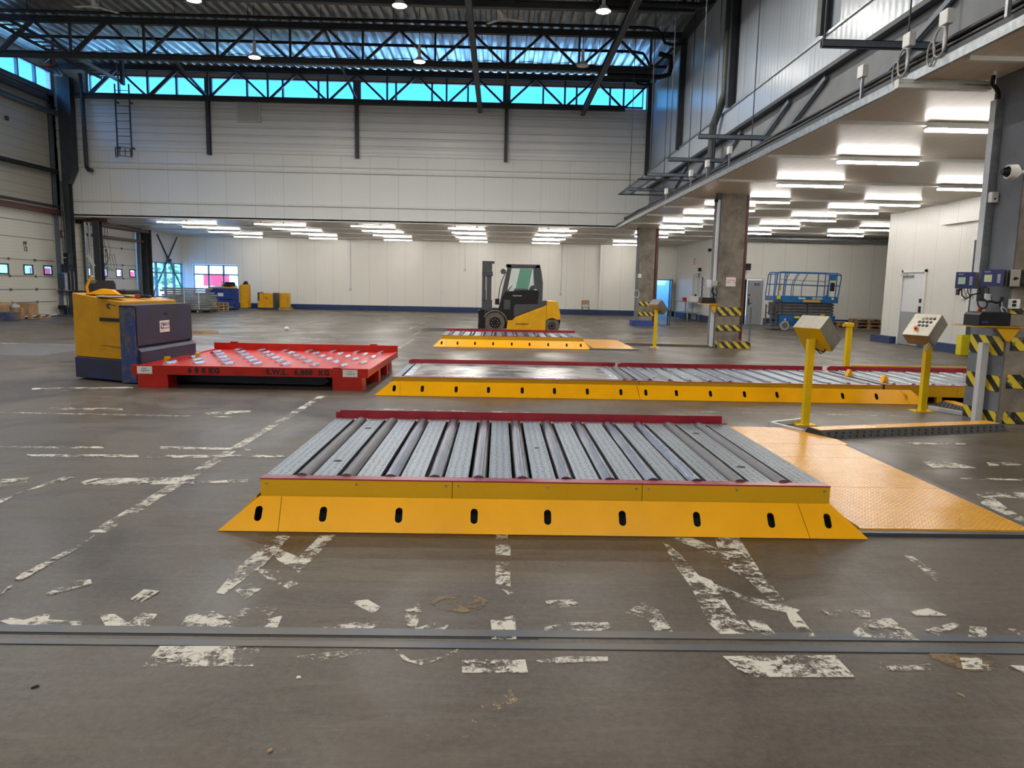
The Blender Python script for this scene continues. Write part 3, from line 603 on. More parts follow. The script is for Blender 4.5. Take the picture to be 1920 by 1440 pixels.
def batten():
    t = thing('batten_light', '', 'ceiling light')
    MB().box(-.76, .76, -.075, .075, .0, .03).box(-.5, -.44, -.02, .02, .03, .0935).box(.44, .5, -.02, .02, .03, .0935).build('batten_body', 'trim_w', t)
    MB().box(-.76, .76, -.04, .04, -.04, .0, bev=.01).build('tube_diffuser', 'tube', t)
    return t
bp = batten(); first = True
rows = {31.35: LX[:5] + LX[5:8], 34.45: LX[:6], 37.45: LX[:5], 41.0: LX[:6], 28.4: [7.0, 10.75, 14.65], 25.25: [7.0, 10.7], 22.65: [7.0, 10.8], 20.45: [7.2, 10.83],
        17.2: [7.15, 10.9], 14.03: [7.08], 11.2: [7.1], 8.2: [7.1, 10.8], 5.2: [7.1, 10.8], 2.2: [7.1, 10.8]}
rn = [q + ' from the front' for q in ('first', 'second', 'third', 'fourth', 'fifth', 'sixth', 'seventh', 'eighth', 'ninth', 'tenth', 'eleventh', 'twelfth', 'thirteenth', 'fourteenth')]
cn = {0: 'leftmost group under the far ceiling', 1: 'second group from the left', 2: 'third group from the left', 3: 'group above the forklift mast', 4: 'group right of the forklift',
      5: 'line just behind the concrete columns', 6: 'line further right beyond the concrete columns', 7: 'line furthest right in front of the grey door wall'}
for y in sorted(rows):
    for x in rows[y]:
        k = min(range(8), key=lambda i: abs(LX[i] - x))
        if y > 34 and k in (4,) and False: continue
        t = bp if first else copy_tree(bp); first = False
        t.location = (x, 31.9 if (y == 31.35 and x < 5) else y, 3.99)
        col = sorted(yy for yy in rows for xx in rows[yy] if min(range(8), key=lambda i: abs(LX[i] - xx)) == k)
        t['label'] = 'lit fluorescent tube, ' + rn[col.index(y)] + ' in the ' + cn[k] if True else ''
        t['group'] = 'fluorescent tubes under the low ceiling'
for o in COL.objects:
    if o.name.startswith('batten_light'):
        l = o['label'].split(); o['label'] = ' '.join(l[:16])

# ================================================================== roof steel
tb, ttp = 8.95, 10.08
def make_truss():
    t = thing('roof_truss', '', 'roof truss')
    MB().ibeam((-17.6, 0, tb), (5.1, 0, tb), .18, .2, .03).build('bottom_chord', 'steel_dk', t)
    MB().ibeam((-18.3, 0, ttp), (6.2, 0, ttp), .18, .2, .03).build('top_chord', 'steel_dk', t)
    nb = [.15 + 2.44 * k for k in range(-7, 3)]
    for x in nb:
        MB().bar((x, 0, tb), (x, 0, ttp), .07, .07).build('web_post', 'steel_dk', t)
        for s_ in (-1, 1):
            xt = x + s_ * 1.22
            if xt > 6.2: xt = 6.15
            MB().bar((x + .06 * s_, 0, tb + .04), (xt - .03 * s_, 0, ttp - .06), .14 if (x < -14 and s_ > 0) else .08, .08, up=(0, 1, 0)).build('web_diagonal', 'steel_dk', t)
    MB().bar((-17.4, 0, tb), (-18.3, 0, ttp), .08, .1, up=(0, 1, 0)).build('web_diagonal', 'steel_dk', t)
    return t
tr = make_truss()
for i, (y, lb) in enumerate(((31.42, 'dark steel roof truss in front of the high window band'), (26.0, 'dark steel roof truss spanning the middle of the visible roof'),
                             (20.5, 'dark steel roof truss cut off by the top edge, its lower chord showing'), (15.0, 'dark steel roof truss overhead outside the photo'))):
    o = tr if i == 0 else copy_tree(tr); o.location = (0, y, 0); o['label'] = lb; o['group'] = 'roof trusses'
for x, lb in ((-.9, 'long dark tie beam running towards the middle high window'), (3.35, 'long dark tie beam slanting down to the right part of the high windows')):
    MB().ibeam((x, -12, 8.74), (x, 31.5, 8.74), .17, .2, .03).build('tie_beam', 'steel_dk', label=lb, cat='beam', group='tie beams under the trusses')
for x, lb in ((-12.1, 'left'), (-6, 'middle'), (.19, 'right')):
    MB().bar((x, 26, 9.95), (x, 31.45, 9.05), .07, .07).build('roof_brace', 'steel_dk', label='thin slanting roof brace between the two trusses, %s one' % lb, cat='brace', group='roof braces')
for x, lb in ((-12.1, 'left of the grey vent panel'), (-6.0, 'middle one of three'), (.19, 'right one of three, above the forklift')):
    MB().ibeam((x, YM - .13, 6.72), (x, YM - .13, 9.0), .14, .18, .02, up=(0, 1, 0)).build('wall_post', 'steel_dk', label='short dark steel post on the far upper wall, ' + lb, cat='post', group='posts on the far upper wall')
# sprinkler pipes
for y, lb in ((24.6, 'black sprinkler pipe along the roof, nearest of three'), (27.0, 'black sprinkler pipe behind the middle truss'), (29.3, 'black sprinkler pipe just above the high window band')):
    P_ = [(-17.6, y + .5, 9.75), (-17.2, y + .2, 9.85), (-17, y, 9.85), (4.6, y, 9.85), (4.95, y, 9.8), (5.1, y, 9.6), (5.2, y, 9.4), (5.4, y, 9.36), (5.8, y, 9.36)]
    t = thing('sprinkler_pipe', lb, 'pipe', (0, 0, 0), 0, 'sprinkler pipes under the roof')
    MB().tube(P_, .05).build('pipe_run', 'blackp', t)
    for k in range(9): MB().cyl((-15 + 2.3 * k, y, 9.9), (-15 + 2.3 * k, y, 10.2), .01, 6).cyl((-14.2 + 2.3 * k, y, 9.78), (-14.2 + 2.3 * k, y, 9.86), .03, 8).build('pipe_hanger', 'blackp', t)
MB().tube([(3.6, 26.15, 8.8), (5.4, 26.15, 8.78), (5.7, 26.1, 8.85), (5.75, 26.0, 9.1), (5.7, 26, 9.4), (5.3, 26, 9.5)], .085, 10).build('duct_pipe', 'blackp', label='fat black bent pipe at the right end of the middle truss', cat='pipe')
MB().tube([(2.5, 20.3, 9.0), (5.2, 20.3, 8.98), (5.5, 20.3, 9.1), (5.55, 20.3, 9.5)], .085, 10).build('duct_pipe', 'blackp', label='fat black bent pipe at the top edge beside the upper right wall', cat='pipe')
MB().tube([(-15 + i * .5, 27.9, 9.62 + .035 * (i % 3)) for i in range(38)], .012, 5).build('clipped_cable', 'blackp', label='thin black cable sagging between clips below the roof sheets', cat='cable')
# ceiling fans
def fan(loc, rz, lb):
    t = thing('ceiling_fan', lb, 'fan', loc, rz, 'ceiling fans')
    MB().cyl((0, 0, .06), (0, 0, .55), .02).cyl((0, 0, 0), (0, 0, .12), .1).build('motor', 'white_pl', t)
    for k in range(3):
        a = k * 2 * PI / 3; MB().bar((.08 * math.cos(a), .08 * math.sin(a), .04), (.68 * math.cos(a), .68 * math.sin(a), .04), .12, .012).build('blade', 'white_pl', t)
fan((-.0, 23.4, 9.55), .3, 'white three blade ceiling fan left of the brightest pendant lamp'); fan((-12.2, 23.3, 9.55), .9, 'white ceiling fan at the top left edge under the roof')
# cable ladder hanging near the left wall
t = thing('cable_ladder', 'dark hanging cable ladder running along the left side of the roof', 'cable tray')
for x in (-15.9, -15.3): MB().box(x - .015, x + .015, 14, 30.6, 9.36, 9.46).build('side_rail', 'steel_dk', t)
for k in range(40): MB().box(-15.9, -15.3, 14.2 + .41 * k, 14.27 + .41 * k, 9.37, 9.4).build('rung', 'steel_dk', t)
MB().box(-15.25, -15.15, 26.8, 30.6, 9.28, 9.38).box(-15.21, -15.19, 28, 28.02, 9.38, 10.19).box(-15.21, -15.19, 30.4, 30.42, 9.38, 10.19).build('cable_trunking', 'galv', label='pale galvanised trunking beside the end of the cable ladder', cat='cable tray')
MB().box(-15.14, -15.04, 30.5, 30.7, 9.2, 10.2).build('hanger_frame', 'steel_dk', label='dark hanger bracket at the end of the cable ladder', cat='bracket')
# red valve pipes
for k, (x, y, lb) in enumerate(((-16.7, 24.9, 'small dark red pipe elbow high at the left above the truss end'), (-16.6, 28.6, 'small dark red pipe elbow above the corner of the high windows'))):
    MB().tube([(x, y, 10.2), (x, y, 9.85), (x, y + .05, 9.6), (x - .05, y + .1, 9.4), (x - .25, y + .1, 9.3), (x - .5, y + .1, 9.3)], .05, 8).build('pipe_elbow', 'red_rail', label=lb, cat='pipe', group='red pipe elbows')
# caged ladder on the far upper wall
t = thing('wall_ladder', 'dark steel caged ladder on the far upper wall at the left', 'ladder')
xa, xb, yw = -15.77, -15.2, YM - .3
for x in (xa, xb): MB().box(x - .025, x + .025, yw - .02, yw + .02, 6.55, 9.4).build('stile', 'steel_dk', t)
for k in range(9): MB().cyl((xa, yw, 6.75 + .3 * k), (xb, yw, 6.75 + .3 * k), .013, 6).build('rung', 'steel_dk', t)
for z in (6.9, 8.7):
    for x in (xa, xb): MB().box(x - .02, x + .02, yw, YM - .03, z - .03, z + .03).build('wall_bracket', 'steel_dk', t)
hp = [(xa, yw), (xa - .02, yw - .15), (xa + .1, yw - .35), ((xa + xb) / 2, yw - .42), (xb - .1, yw - .35), (xb + .02, yw - .15), (xb, yw)]
for z in (6.5, 6.85): MB().tube([(x, y, z) for x, y in hp], .016, 6).build('cage_hoop', 'steel_dk', t)
for k in (1, 2, 3, 4, 5): MB().box(hp[k][0] - .012, hp[k][0] + .012, hp[k][1] - .01, hp[k][1] + .01, 6.5, 6.85).build('cage_bar', 'steel_dk', t)
MB().tube([(-17.2, YM - .2, 9.75), (-17.15, YM - .25, 9.65), (-17.13, YM - .25, 9.4), (-17.1, YM - .25, 6.3), (-17.08, YM - .28, 6.1), (-16.98, YM - .35, 5.98), (-16.8, YM - .4, 5.93)], .085, 12).build('downpipe', 'steel_dk', label='dark grey downpipe with a bent foot left of the wall ladder', cat='pipe')
t = thing('wall_vent', 'pale grey square vent panel on the far upper wall below the windows', 'vent', (-10.44, YM - .1, 8.06))
box('panel_face', 'grey_pvc', (-.44, .44, -.03, .05, .03, .86), t); MB().box(-.48, .48, -.05, .06, 0, .03).box(-.48, .48, -.05, .06, .86, .9).box(-.48, -.44, -.05, .06, 0, .9).box(.44, .48, -.05, .06, 0, .9).build('panel_frame', 'trim_w', t)
# beams and pipes on the left wall
MB().ibeam((-18.25, -12, 8.93), (-18.25, 31.2, 8.93), .12, .16, .02).build('wall_beam', 'steel_mid', label='blue grey wall beam directly under the left high windows', cat='beam', group='left wall beams')
MB().ibeam((-18.2, -12, 8.17), (-18.2, 31.3, 8.17), .16, .16, .02).build('wall_beam', 'steel_mid', label='lower blue grey beam along the upper left wall', cat='beam', group='left wall beams')
t = thing('awning_tube', 'dark roller tube with bracket arm along the upper left wall', 'roller tube'); MB().cyl((-18.15, 8, 8.6), (-18.15, 30.6, 8.6), .1, 12).build('tube', 'steel_dk', t)
MB().bar((-18.12, 30.6, 8.6), (-18.12, 31.1, 8.32), .1, .06).build('bracket_arm', 'blackp', t)
MB().tube([(-18.0, 12, 5.62), (-18.0, 24, 5.72), (-18.05, 30, 5.8), (-18.1, 30.8, 5.82), (-18.15, 31.05, 5.82)], .09, 10).build('black_pipe', 'blackp', label='fat black pipe crossing the left wall above the dock door', cat='pipe')
MB().box(-18.39, -18.34, 28.4, 28.55, 7.3, 7.45).build('wall_box', 'steel_dk', label='small dark box high on the left wall', cat='box')

# right hand wall: posts, eave beam, channels on rods
box('trim_11', 'steel_dk', (XR - .2, XR, -12, YM, 9.95, 10.2), kind='structure')
for y, z0, w_, lb in ((31.45, 6.3, .12, 'dark steel post in the corner of the upper right wall'), (26.0, 6.35, .16, 'dark steel post on the upper right wall, second from the corner'), (14.65, 6.42, .2, 'dark steel post at the top right edge of the photo on the upper wall'), (9.0, 6.42, .2, 'dark steel post of the right wall outside the photo')):
    MB().ibeam((XR - .12, y, z0), (XR - .12, y, 9.98), w_, .2, .02, up=(1, 0, 0)).build('wall_stanchion', 'steel_dk', label=lb, cat='post', group='posts on the upper right wall')
M['greenpipe'] = plain('dark_green_grey_steel', (.045, .06, .058), .45, var=.15)
t = thing('wall_stanchion', 'wide dark post with a kinked pipe running down the upper right wall', 'post', (0, 0, 0))
MB().ibeam((XR - .12, 20.3, 6.42), (XR - .12, 20.3, 9.98), .2, .22, .02, up=(1, 0, 0)).build('post', 'steel_dk', t)
MB().tube([(XR - .15, 20.75, 9.95), (XR - .15, 20.75, 6.9), (XR - .22, 20.85, 6.6), (XR - .3, 21.2, 6.15), (XR - .3, 21.25, 5.9), (XR - .3, 21.25, 4.3)], .11, 10).build('kinked_pipe', 'greenpipe', t)
for i, y in enumerate((10.5, 16.75, 19.7, 22.3, 25.6)):
    nm = ['nearest, at the right top', 'second, above the second column', 'third from the front', 'fourth from the front', 'farthest, small'][i]
    t = thing('strut_channel', 'grey steel channel jutting from the concrete wall, ' + nm, 'bracket', (4.38, y, 4.88), 0, 'channels jutting from the right wall')
    MB().box(0, 1.9, -.04, -.03, 0, .1).box(0, 1.9, .03, .04, 0, .1).box(0, 1.9, -.04, .04, 0, .01).box(0, 1.9, -.04, -.015, .09, .1).box(0, 1.9, .015, .04, .09, .1).build('channel', 'steel_mid', t)
    for x in (.04, 1.2): MB().cyl((x, 0, .05), (x, 0, 5.2), .012, 6).build('hanger_rod', 'steel_dk', t)
    MB().cyl((1.2, 0, -.62), (1.2, 0, .05), .012, 6).build('hanger_rod', 'steel_dk', t)
for i, y in enumerate((7.2, 10.6, 14.6, 16.4, 19.6, 22.4, 25.2)):
    MB().bar((XR - .02, y + 4.2, 4.3), (XR - .02, y, 5.65), .05, .09).build('wall_strut', 'steel_mid', label='slanting grey strut on the concrete wall face, %s from the right' % ['first', 'second', 'third', 'fourth', 'fifth', 'sixth', 'seventh'][i], cat='brace', group='slanting struts on the concrete wall')
t = thing('cable_bundle', 'black cable bundle lying along the edge of the low ceiling', 'cables')
for k in range(4): MB().tube([(5.02 + .06 * (k % 2) + .012 * math.sin(y * 1.7 + k), y, 4.31 + .06 * (k // 2) + 0.01 * math.sin(y * 2.3 + k)) for y in [-6 + .9 * q for q in range(41)]], .032, 6).build('cable', 'blackp', t)
MB().cyl((5.2, -6, 4.44), (5.2, 31, 4.44), .05, 10).build('edge_pipe', 'galv', label='galvanised pipe running along above the black cable bundle', cat='pipe')
BX = ((10.38, 4.5), (9.25, 4.55), (8.5, 4.55), (16.2, 4.5), (17.9, 4.5), (19.4, 4.5), (22.2, 4.4))
bn = ['beside the beige trunking at the right', 'left of the pair with looped cables', 'with looped cables left of the siren', 'above the second column', 'left of the second column head', 'third past the second column', 'farthest, near the first column']
for i, (y, z) in enumerate(BX):
    t = thing('junction_box', 'small white junction box on the ceiling edge, ' + bn[i], 'junction box', (4.93, y, z - .04), 0, 'junction boxes on the ceiling edge')
    MB().box(-.04, .04, -.08, .08, 0, .16, bev=.01).build('box_body', 'white_pl', t); MB().box(-.01, .02, -.02, .02, -.28, 0).build('bracket', 'galv', t)
    if i in (1, 2):
        MB().tube([(-.05, .12 * math.sin(a), -.02 - .16 + .16 * math.cos(a)) for a in [2 * PI * k / 20 for k in range(20)]], .011, 6, closed=True).build('cable_loop', 'cable', t)
        MB().tube([(-.05, .16 + .07 * math.sin(a), -.12 - .14 + .13 * math.cos(a)) for a in [2 * PI * k / 16 for k in range(16)]], .01, 6, closed=True).build('cable_loop', 'cable', t)
t = thing('siren', 'white round alarm siren on the ceiling edge at the top right', 'siren', (4.90, 7.42, 4.42))
MB().cyl((-.07, 0, .14), (.07, 0, .14), .15, 24).build('housing', 'white_pl', t); MB().cyl((-.1, 0, .14), (-.07, 0, .14), .11, 20, r2=.145).build('horn', 'grey_pvc', t); MB().box(-.02, .02, -.02, .02, -.2, .02).build('bracket', 'galv', t)
t = thing('cable_trunking', 'beige cable trunking crossing the ceiling edge to the near column', 'cable tray', (4.72, 9.06, 3.975)); MB().box(0, 1.13, -.05, .05, 0, .1).build('trunking_body', 'trim_w', t); MB().box(0, 1.15, -.055, -.05, .04, .06).build('lid_edge', 'galv', t)
MB().cyl((11.2, 33.6, 3.955), (18, 33.6, 3.955), .12, 16).build('vent_duct', 'galv', label='silver round duct above the blue scissor lift', cat='duct')

t = thing('cable_ladder', 'small cable ladder jutting out in the far corner above the farthest column', 'cable tray', (4.6, 24.3, 5.15))
for x in (0, .42): MB().box(x, x + .03, 0, 4.6, 0, .07).build('side_rail', 'steel_mid', t)
for k in range(12): MB().box(.0, .45, .2 + .38 * k, .24 + .38 * k, .01, .03).build('rung', 'steel_mid', t)
for y in (.3, 4.2): MB().box(-.1, 1.65, y, y + .05, -.05, 0).build('support_arm', 'steel_dk', t)
# ================================================================== roller decks
def ramp_piece(parent, x0f, x1f, x0t, x1t, H, name, holes, run=.15):
    """sloped yellow guard in front of a deck: foot at local y=-run, top at y=-.02; real slots"""
    L = math.hypot(run - .02, H)
    outer = [(x0f, 0), (x1f, 0), (x1t, L), (x0t, L)]
    hs = []
    for hx in holes:
        sh = 0
        hs.append(stadium(hx, L * .5, .045, .10, sh))
    def to3(u, v, w_): return (u, -run + v / L * (run - .02) - w_ * H / L * -1 * -1, .004 + v / L * (H - .004) + w_ * (run - .02) / L)
    o = holes_plate(outer, hs, .006, to3, name, 'yellow', parent)
    return o
def deck(name, label, x0, x1, y0, y1, z, rollers, ramps=None, slots=(), panels=3, side='both', rx=None, grip=(), scale=None, ramph=.19, hlow=None, rear='both', rub=(), group='yellow edged roller decks', frontramp=True, leftramp=True, legs=False):
    t = thing(name, label, 'roller deck', (x0, y0, 0), 0, group); W = x1 - x0; D = y1 - y0
    zl = .02 if hlow is None else hlow
    MB().box(.05, W - .05, .05, D - .05, zl, z - .13).build('base_frame', 'black', t)
    MB().box(.02, W - .02, .02, .05, zl, z - .02).box(.02, W - .02, D - .05, D - .02, zl, z - .02).box(.02, .05, .02, D - .02, zl, z - .02).box(W - .05, W - .02, .02, D - .02, zl, z - .02).build('side_frame', 'steel_dk', t)
    # yellow front panels with bolts
    for k in range(panels):
        a, b = W * k / panels, W * (k + 1) / panels
        pn = MB().box(a + .002, b - .002, -.006, 0.012, (ramph - .012 if ramps else max(zl, .03)), z - .004).build('side_panel', 'yellow_dull', t)
        for bx_ in (a + .04, (a + b) / 2, b - .04): MB().cyl((bx_, -.012, z - .03), (bx_, -.006, z - .03), .008, 8).build('bolt', 'galv', pn)
    # red rails
    MB().box(0, W, -.008, .075, z - .004, z + .004).build('front_rail', 'red_rail', t)
    MB().box(.04, W - .04, D - .006, D, z, z + .07).box(0, W, D - .045, D - .006, z + .0, z + .006).box(.0, .04, D - .02, D, z - .0, z + .055).build('rear_rail', 'red_rail', t)
    ya, yb = .08, D - .05
    if scale:
        MB().box(.2, scale - .3, ya + .05, yb - .05, z - .03, z + .006).build('weigh_plate', 'scale', t)
        mb = MB(); s0, s1 = .14, scale - .2
        mb.box(s0, s0 + .11, ya, yb, z - .02, z + .012).box(s1 - .11, s1, ya, yb, z - .02, z + .012).box(s0 + .11, s1 - .11, yb - .11, yb, z - .02, z + .012).box(s0 + .11, s1 - .11, ya, ya + .07, z - .02, z + .012)
        mb.build('plate_border', 'chrome', t); MB().box(.01, .1, ya, yb, z - .03, z).build('deck_plate', 'plate', t)
        edges = [scale - .18]
    else: edges = [.01]
    r = .055; zr = z - r + .018
    for i, rx_ in enumerate(rollers):
        MB().cyl((rx_ - x0, ya, zr), (rx_ - x0, yb, zr), r, 20).build('roller', 'rubber_roll' if i in rub else 'steel_roll', t)
        e0 = edges[-1]; e1 = rx_ - x0 - r - .013
        edges.append(rx_ - x0 + r + .010)
        if e1 - e0 > .03:
            pl = MB().box(e0, e1, ya, yb, z - .03, z).build('deck_plate', 'plate', t)
            if i in grip:
                for fy in ((.2, .78) if i != 6 else (.45,)):
                    MB().cyl(((e0 + e1) / 2, ya + (yb - ya) * fy, z - .001), ((e0 + e1) / 2, ya + (yb - ya) * fy, z + .0012), .03 if i != 6 else .02, 16).build('grip_hole', 'black', pl)
    if W - .01 - edges[-1] > .03: MB().box(edges[-1], W - .01, ya, yb, z - .03, z).build('deck_plate', 'plate', t)
    if ramps:
        for nm, f0, f1, t0, t1 in ramps:
            hs = [s_ - x0 for s_ in slots if min(f0, t0) + .06 < s_ < max(f1, t1) - .03 and (s_ > f0 + .03)]
            ramp_piece(t, f0 - x0, f1 - x0 - .004, t0 - x0, t1 - x0 - .004, ramph, 'edge_ramp', hs)
    if leftramp:   # sloping guard along the left end
        mb = MB(); mb.add([(-.2, -.13, .004), (-.02, -.02, ramph), (-.02, D, ramph), (-.2, D, .004), (-.2, -.13, 0), (-.02, -.02, ramph - .02), (-.02, D, ramph - .02), (-.2, D, 0)],
                          [(0, 1, 2, 3), (4, 7, 6, 5), (0, 4, 5, 1), (2, 6, 7, 3), (1, 5, 6, 2), (0, 3, 7, 4)])
        mb.build('end_ramp', 'yellow', t)
        if ramps and len(ramps) > 2: MB().prism([(W, 0), (W + .16, 0), (W + .02, ramph - .03), (W, ramph - .03)], 1, .06, D).build('slot_shade_filler', 'black', t)  # black filler put in so the ramp slots look dark inside
        if ramps: MB().prism([(-.15, 0.004), (-.03, .004), (-.03, ramph - .04)], 1, -.0, D - .1).build('slot_shade_filler', 'black', t)
    return t
R1 = [-1.24 + .2827 * i for i in range(12)]
deck('roller_deck', 'nearest roller deck, twelve rollers in galvanised plates with a yellow slotted front ramp', -1.48, 2.14, 4.5, 6.67, .298, R1,
     ramps=(('l', -1.70, -1.33, -1.48, -1.34), ('m', -1.33, 1.97, -1.34, 1.93), ('r', 1.97, 2.34, 1.93, 2.14)), slots=(-1.47, -1.07, -.6, -.13, .33, .8, 1.27, 1.74, 2.1), grip=(1, 6, 11), rub=(0, 1, 10, 11))
R2 = [1.86, 1.96]
deck('scale_deck', 'second deck with a big worn steel weighing plate and yellow front ramp', -1.46, 1.99, 10.15, 12.02, .245, [1.80, 1.93],
     ramps=(('l', -1.70, -1.34, -1.47, -1.35), ('m', -1.34, 1.995, -1.35, 1.96)), slots=(-1.43, -1.04, -.57, -.12, .35, .8, 1.26, 1.73), scale=3.4, group='yellow edged roller decks', rub=(0, 1))
deck('roller_deck', 'long middle roller deck joined to the right of the weighing deck', 1.995, 5.46, 10.15, 12.02, .245, [2.16 + .285 * i for i in range(12)],
     ramps=(('m', 1.995, 5.80, 1.965, 5.70), ('r', 5.80, 6.04, 5.70, 5.86)), slots=(2.08, 2.51, 2.99, 3.47, 3.93, 4.39, 4.86, 5.34, 5.76), grip=(1, 6), rub=(0, 11), leftramp=False)
dk = deck('roller_deck', 'roller deck behind the near right column, raised yellow side with two yellow stops', 5.5, 8.6, 10.15, 12.02, .25, [5.66 + .285 * i for i in range(10)], slots=(), hlow=.09, leftramp=False, rub=())
for x in (.1, .75, 2.9): MB().box(x, x + .08, .0, .06, 0, .1).build('leg', 'yellow_dull', dk)
for x, y in ((.14, .25), (-.02, 1.0)):
    MB().prism([(-.05, 0), (.06, 0), (.012, .10), (-.012, .10)], 1, 0, .07).build('stop_block', 'yellow', thing('pallet_stop', 'small yellow stop block on the middle roller deck, ' + ('nearer one' if y < .5 else 'farther one'), 'stop', (5.52 + x, 10.2 + y, .251), .2, 'yellow stop blocks'))
t = thing('guard_beam', 'low ochre beam on the floor behind the middle roller decks', 'beam', (6.15, 12.45, 0))
MB().box(0, 2.6, 0, .06, .02, .30).box(0, 2.6, -.01, 0, .25, .30).build('side_panel', 'yellow_dull', t)
deck('roller_deck', 'small distant roller deck in front of the forklift with red rails', -1.44, 2.18, 18.5, 20.35, .282, [-1.24 + .2827 * i for i in range(12)],
     ramps=(('l', -1.64, -1.30, -1.44, -1.31), ('m', -1.30, 1.96, -1.31, 1.92), ('r', 1.96, 2.36, 1.92, 2.18)), slots=(-1.42, -1.02, -.58, -.12, .35, .8, 1.27, 1.74, 2.1), rub=(0, 1, 10, 11))
# yellow chequer plate walkways beside the decks
def platform(lb, x0, x1, ys, y_cut, loc):
    t = thing('floor_platform', lb, 'platform', loc, 0, 'yellow chequer plates')
    for k in range(len(ys) - 1):
        a, b = ys[k], ys[k + 1]
        if k == len(ys) - 2: MB().prism([(x0, a + .004), (x1 + .05, a + .004), (x1 + .05, a + .25), (x1 - .25, b), (x0, b)], 2, .006, .03).build('chequer_plate', 'checker', t)
        else: MB().box(x0, x1, a + .004, b - .004, .006, .03).build('chequer_plate', 'checker', t)
    MB().box(x1 + .005, x1 + .07, ys[0] - .06, ys[-2], .001, .022).box(x0 - .1, x1, ys[0] - .06, ys[0] - .005, .001, .022).build('border_angle', 'joint', t)
    return t
platform('glossy yellow chequer plates on the floor right of the nearest deck', 0, 1.12, [0, 1.0, 2.02, 2.6, 3.47], 0, (2.35, 4.48, 0))
platform('small yellow chequer plates right of the distant deck', 0, 1.1, [0, 1.0, 2.0, 2.9, 3.3], 0, (2.4, 18.4, 0))

# ------------------------------------------------------------------ control desks on posts
# box geometry: slanted in side view (tilted about x); local frame: front face towards operator
def slant_box(parent, w_, d, h, tilt, loc, yaw=0, back='stainless'):
    bx_ = MB().box(-w_ / 2, w_ / 2, -d / 2, d / 2, -h / 2, h / 2, bev=.005).build('box_body', 'stainless', parent)
    bx_.location = loc; bx_.rotation_euler = (tilt, 0, yaw); return bx_
# first desk: seen from behind (yellow backing plate faces the camera)
t = thing('control_desk', 'control box on a yellow post seen from behind, yellow underside facing the camera', 'control panel', (3.58, 8.28, 0), 0, 'control boxes on yellow posts')
MB().box(-.038, .038, -.038, .038, .01, 1.0, bev=.005).build('post', 'yellow_post', t); MB().box(-.12, .12, -.07, .07, 0, .012).cyl((-.1, .03, .01), (-.1, .03, .05), .015, 6).build('foot_plate', 'yellow_post', t)
b1 = slant_box(t, .363, .204, .359, .747, (.095, .07, 1.067), -1.056)
MB().box(-.178, .178, -.106, -.102, -.176, .176).build('back_plate', 'yellow_post', b1)
mb = MB().tube([(.03, -.06, .9), (.1, -.05, .84), (.16, -.02, .86), (.17, 0, .95)], .006, 6).tube([(.03, -.06, .9), (.12, -.05, .86), (.19, 0, .88), (.2, 0, .96)], .006, 6).build('cable', 'blackp', t)
# second desk: button face towards the camera
t = thing('control_desk', 'control box on a yellow post, its rows of buttons facing the camera', 'control panel', (5.62, 9.42, 0), 0, 'control boxes on yellow posts')
MB().box(-.04, .04, -.04, .04, .01, 1.02, bev=.005).build('post', 'yellow_post', t); MB().box(-.13, .13, -.09, .09, 0, .012).cyl((-.1, -.05, .01), (-.1, -.05, .03), .012, 6).cyl((.1, -.05, .01), (.1, -.05, .03), .012, 6).build('foot_plate', 'yellow_post', t)
b2 = slant_box(t, .364, .195, .369, -.735, (-.016, .08, 1.077), -1.109)
fy = -.0975
M['btn_g'] = plain('green_button', (.1, .35, .12), .3, var=0); M['btn_r'] = plain('red_button', (.4, .02, .03), .3, var=0); M['btn_k'] = plain('black_button', (.02, .02, .02), .3, var=0)
for r_, (n_, z_, x0_) in enumerate(((4, .105, -.035), (4, .045, -.055), (3, -.015, -.03))):
    for k in range(n_):
        bt = MB().cyl((x0_ + k * .052, fy - .008, z_), (x0_ + k * .052, fy, z_), .019, 14).build('push_button', 'galv', b2)
        MB().cyl((x0_ + k * .052, fy - .016, z_), (x0_ + k * .052, fy - .006, z_), .013, 12).build('button_cap', 'btn_g' if (r_, k) == (0, 0) else 'btn_r' if (r_, k) == (0, 1) else 'btn_k', bt) if False else None
        bt.data.materials.clear(); bt.data.materials.append(M['btn_g' if (r_, k) == (0, 0) else 'btn_r' if (r_, k) == (0, 1) else 'btn_k'])
eb = MB().cyl((-.04, fy - .006, -.075), (-.04, fy, -.075), .034, 18).build('stop_button', 'yellow', b2)
eb2 = MB().cyl((-.04, fy - .035, -.075), (-.04, fy - .006, -.075), .02, 16).build('stop_knob', 'btn_r', b2)
MB().box(-.135, -.1, fy - .002, fy, -.02, .02).build('sticker', 'foam', b2)
MB().tube([(-.02, -.07, .93), (-.09, -.1, .86), (-.1, -.1, .82), (-.05, -.06, .8), (0, -.04, .8)], .006, 6).tube([(.02, -.07, .93), (-.05, -.1, .87), (-.07, -.1, .83), (-.03, -.06, .81), (0, -.04, .81)], .006, 6).build('cable', 'grey_pvc', t)
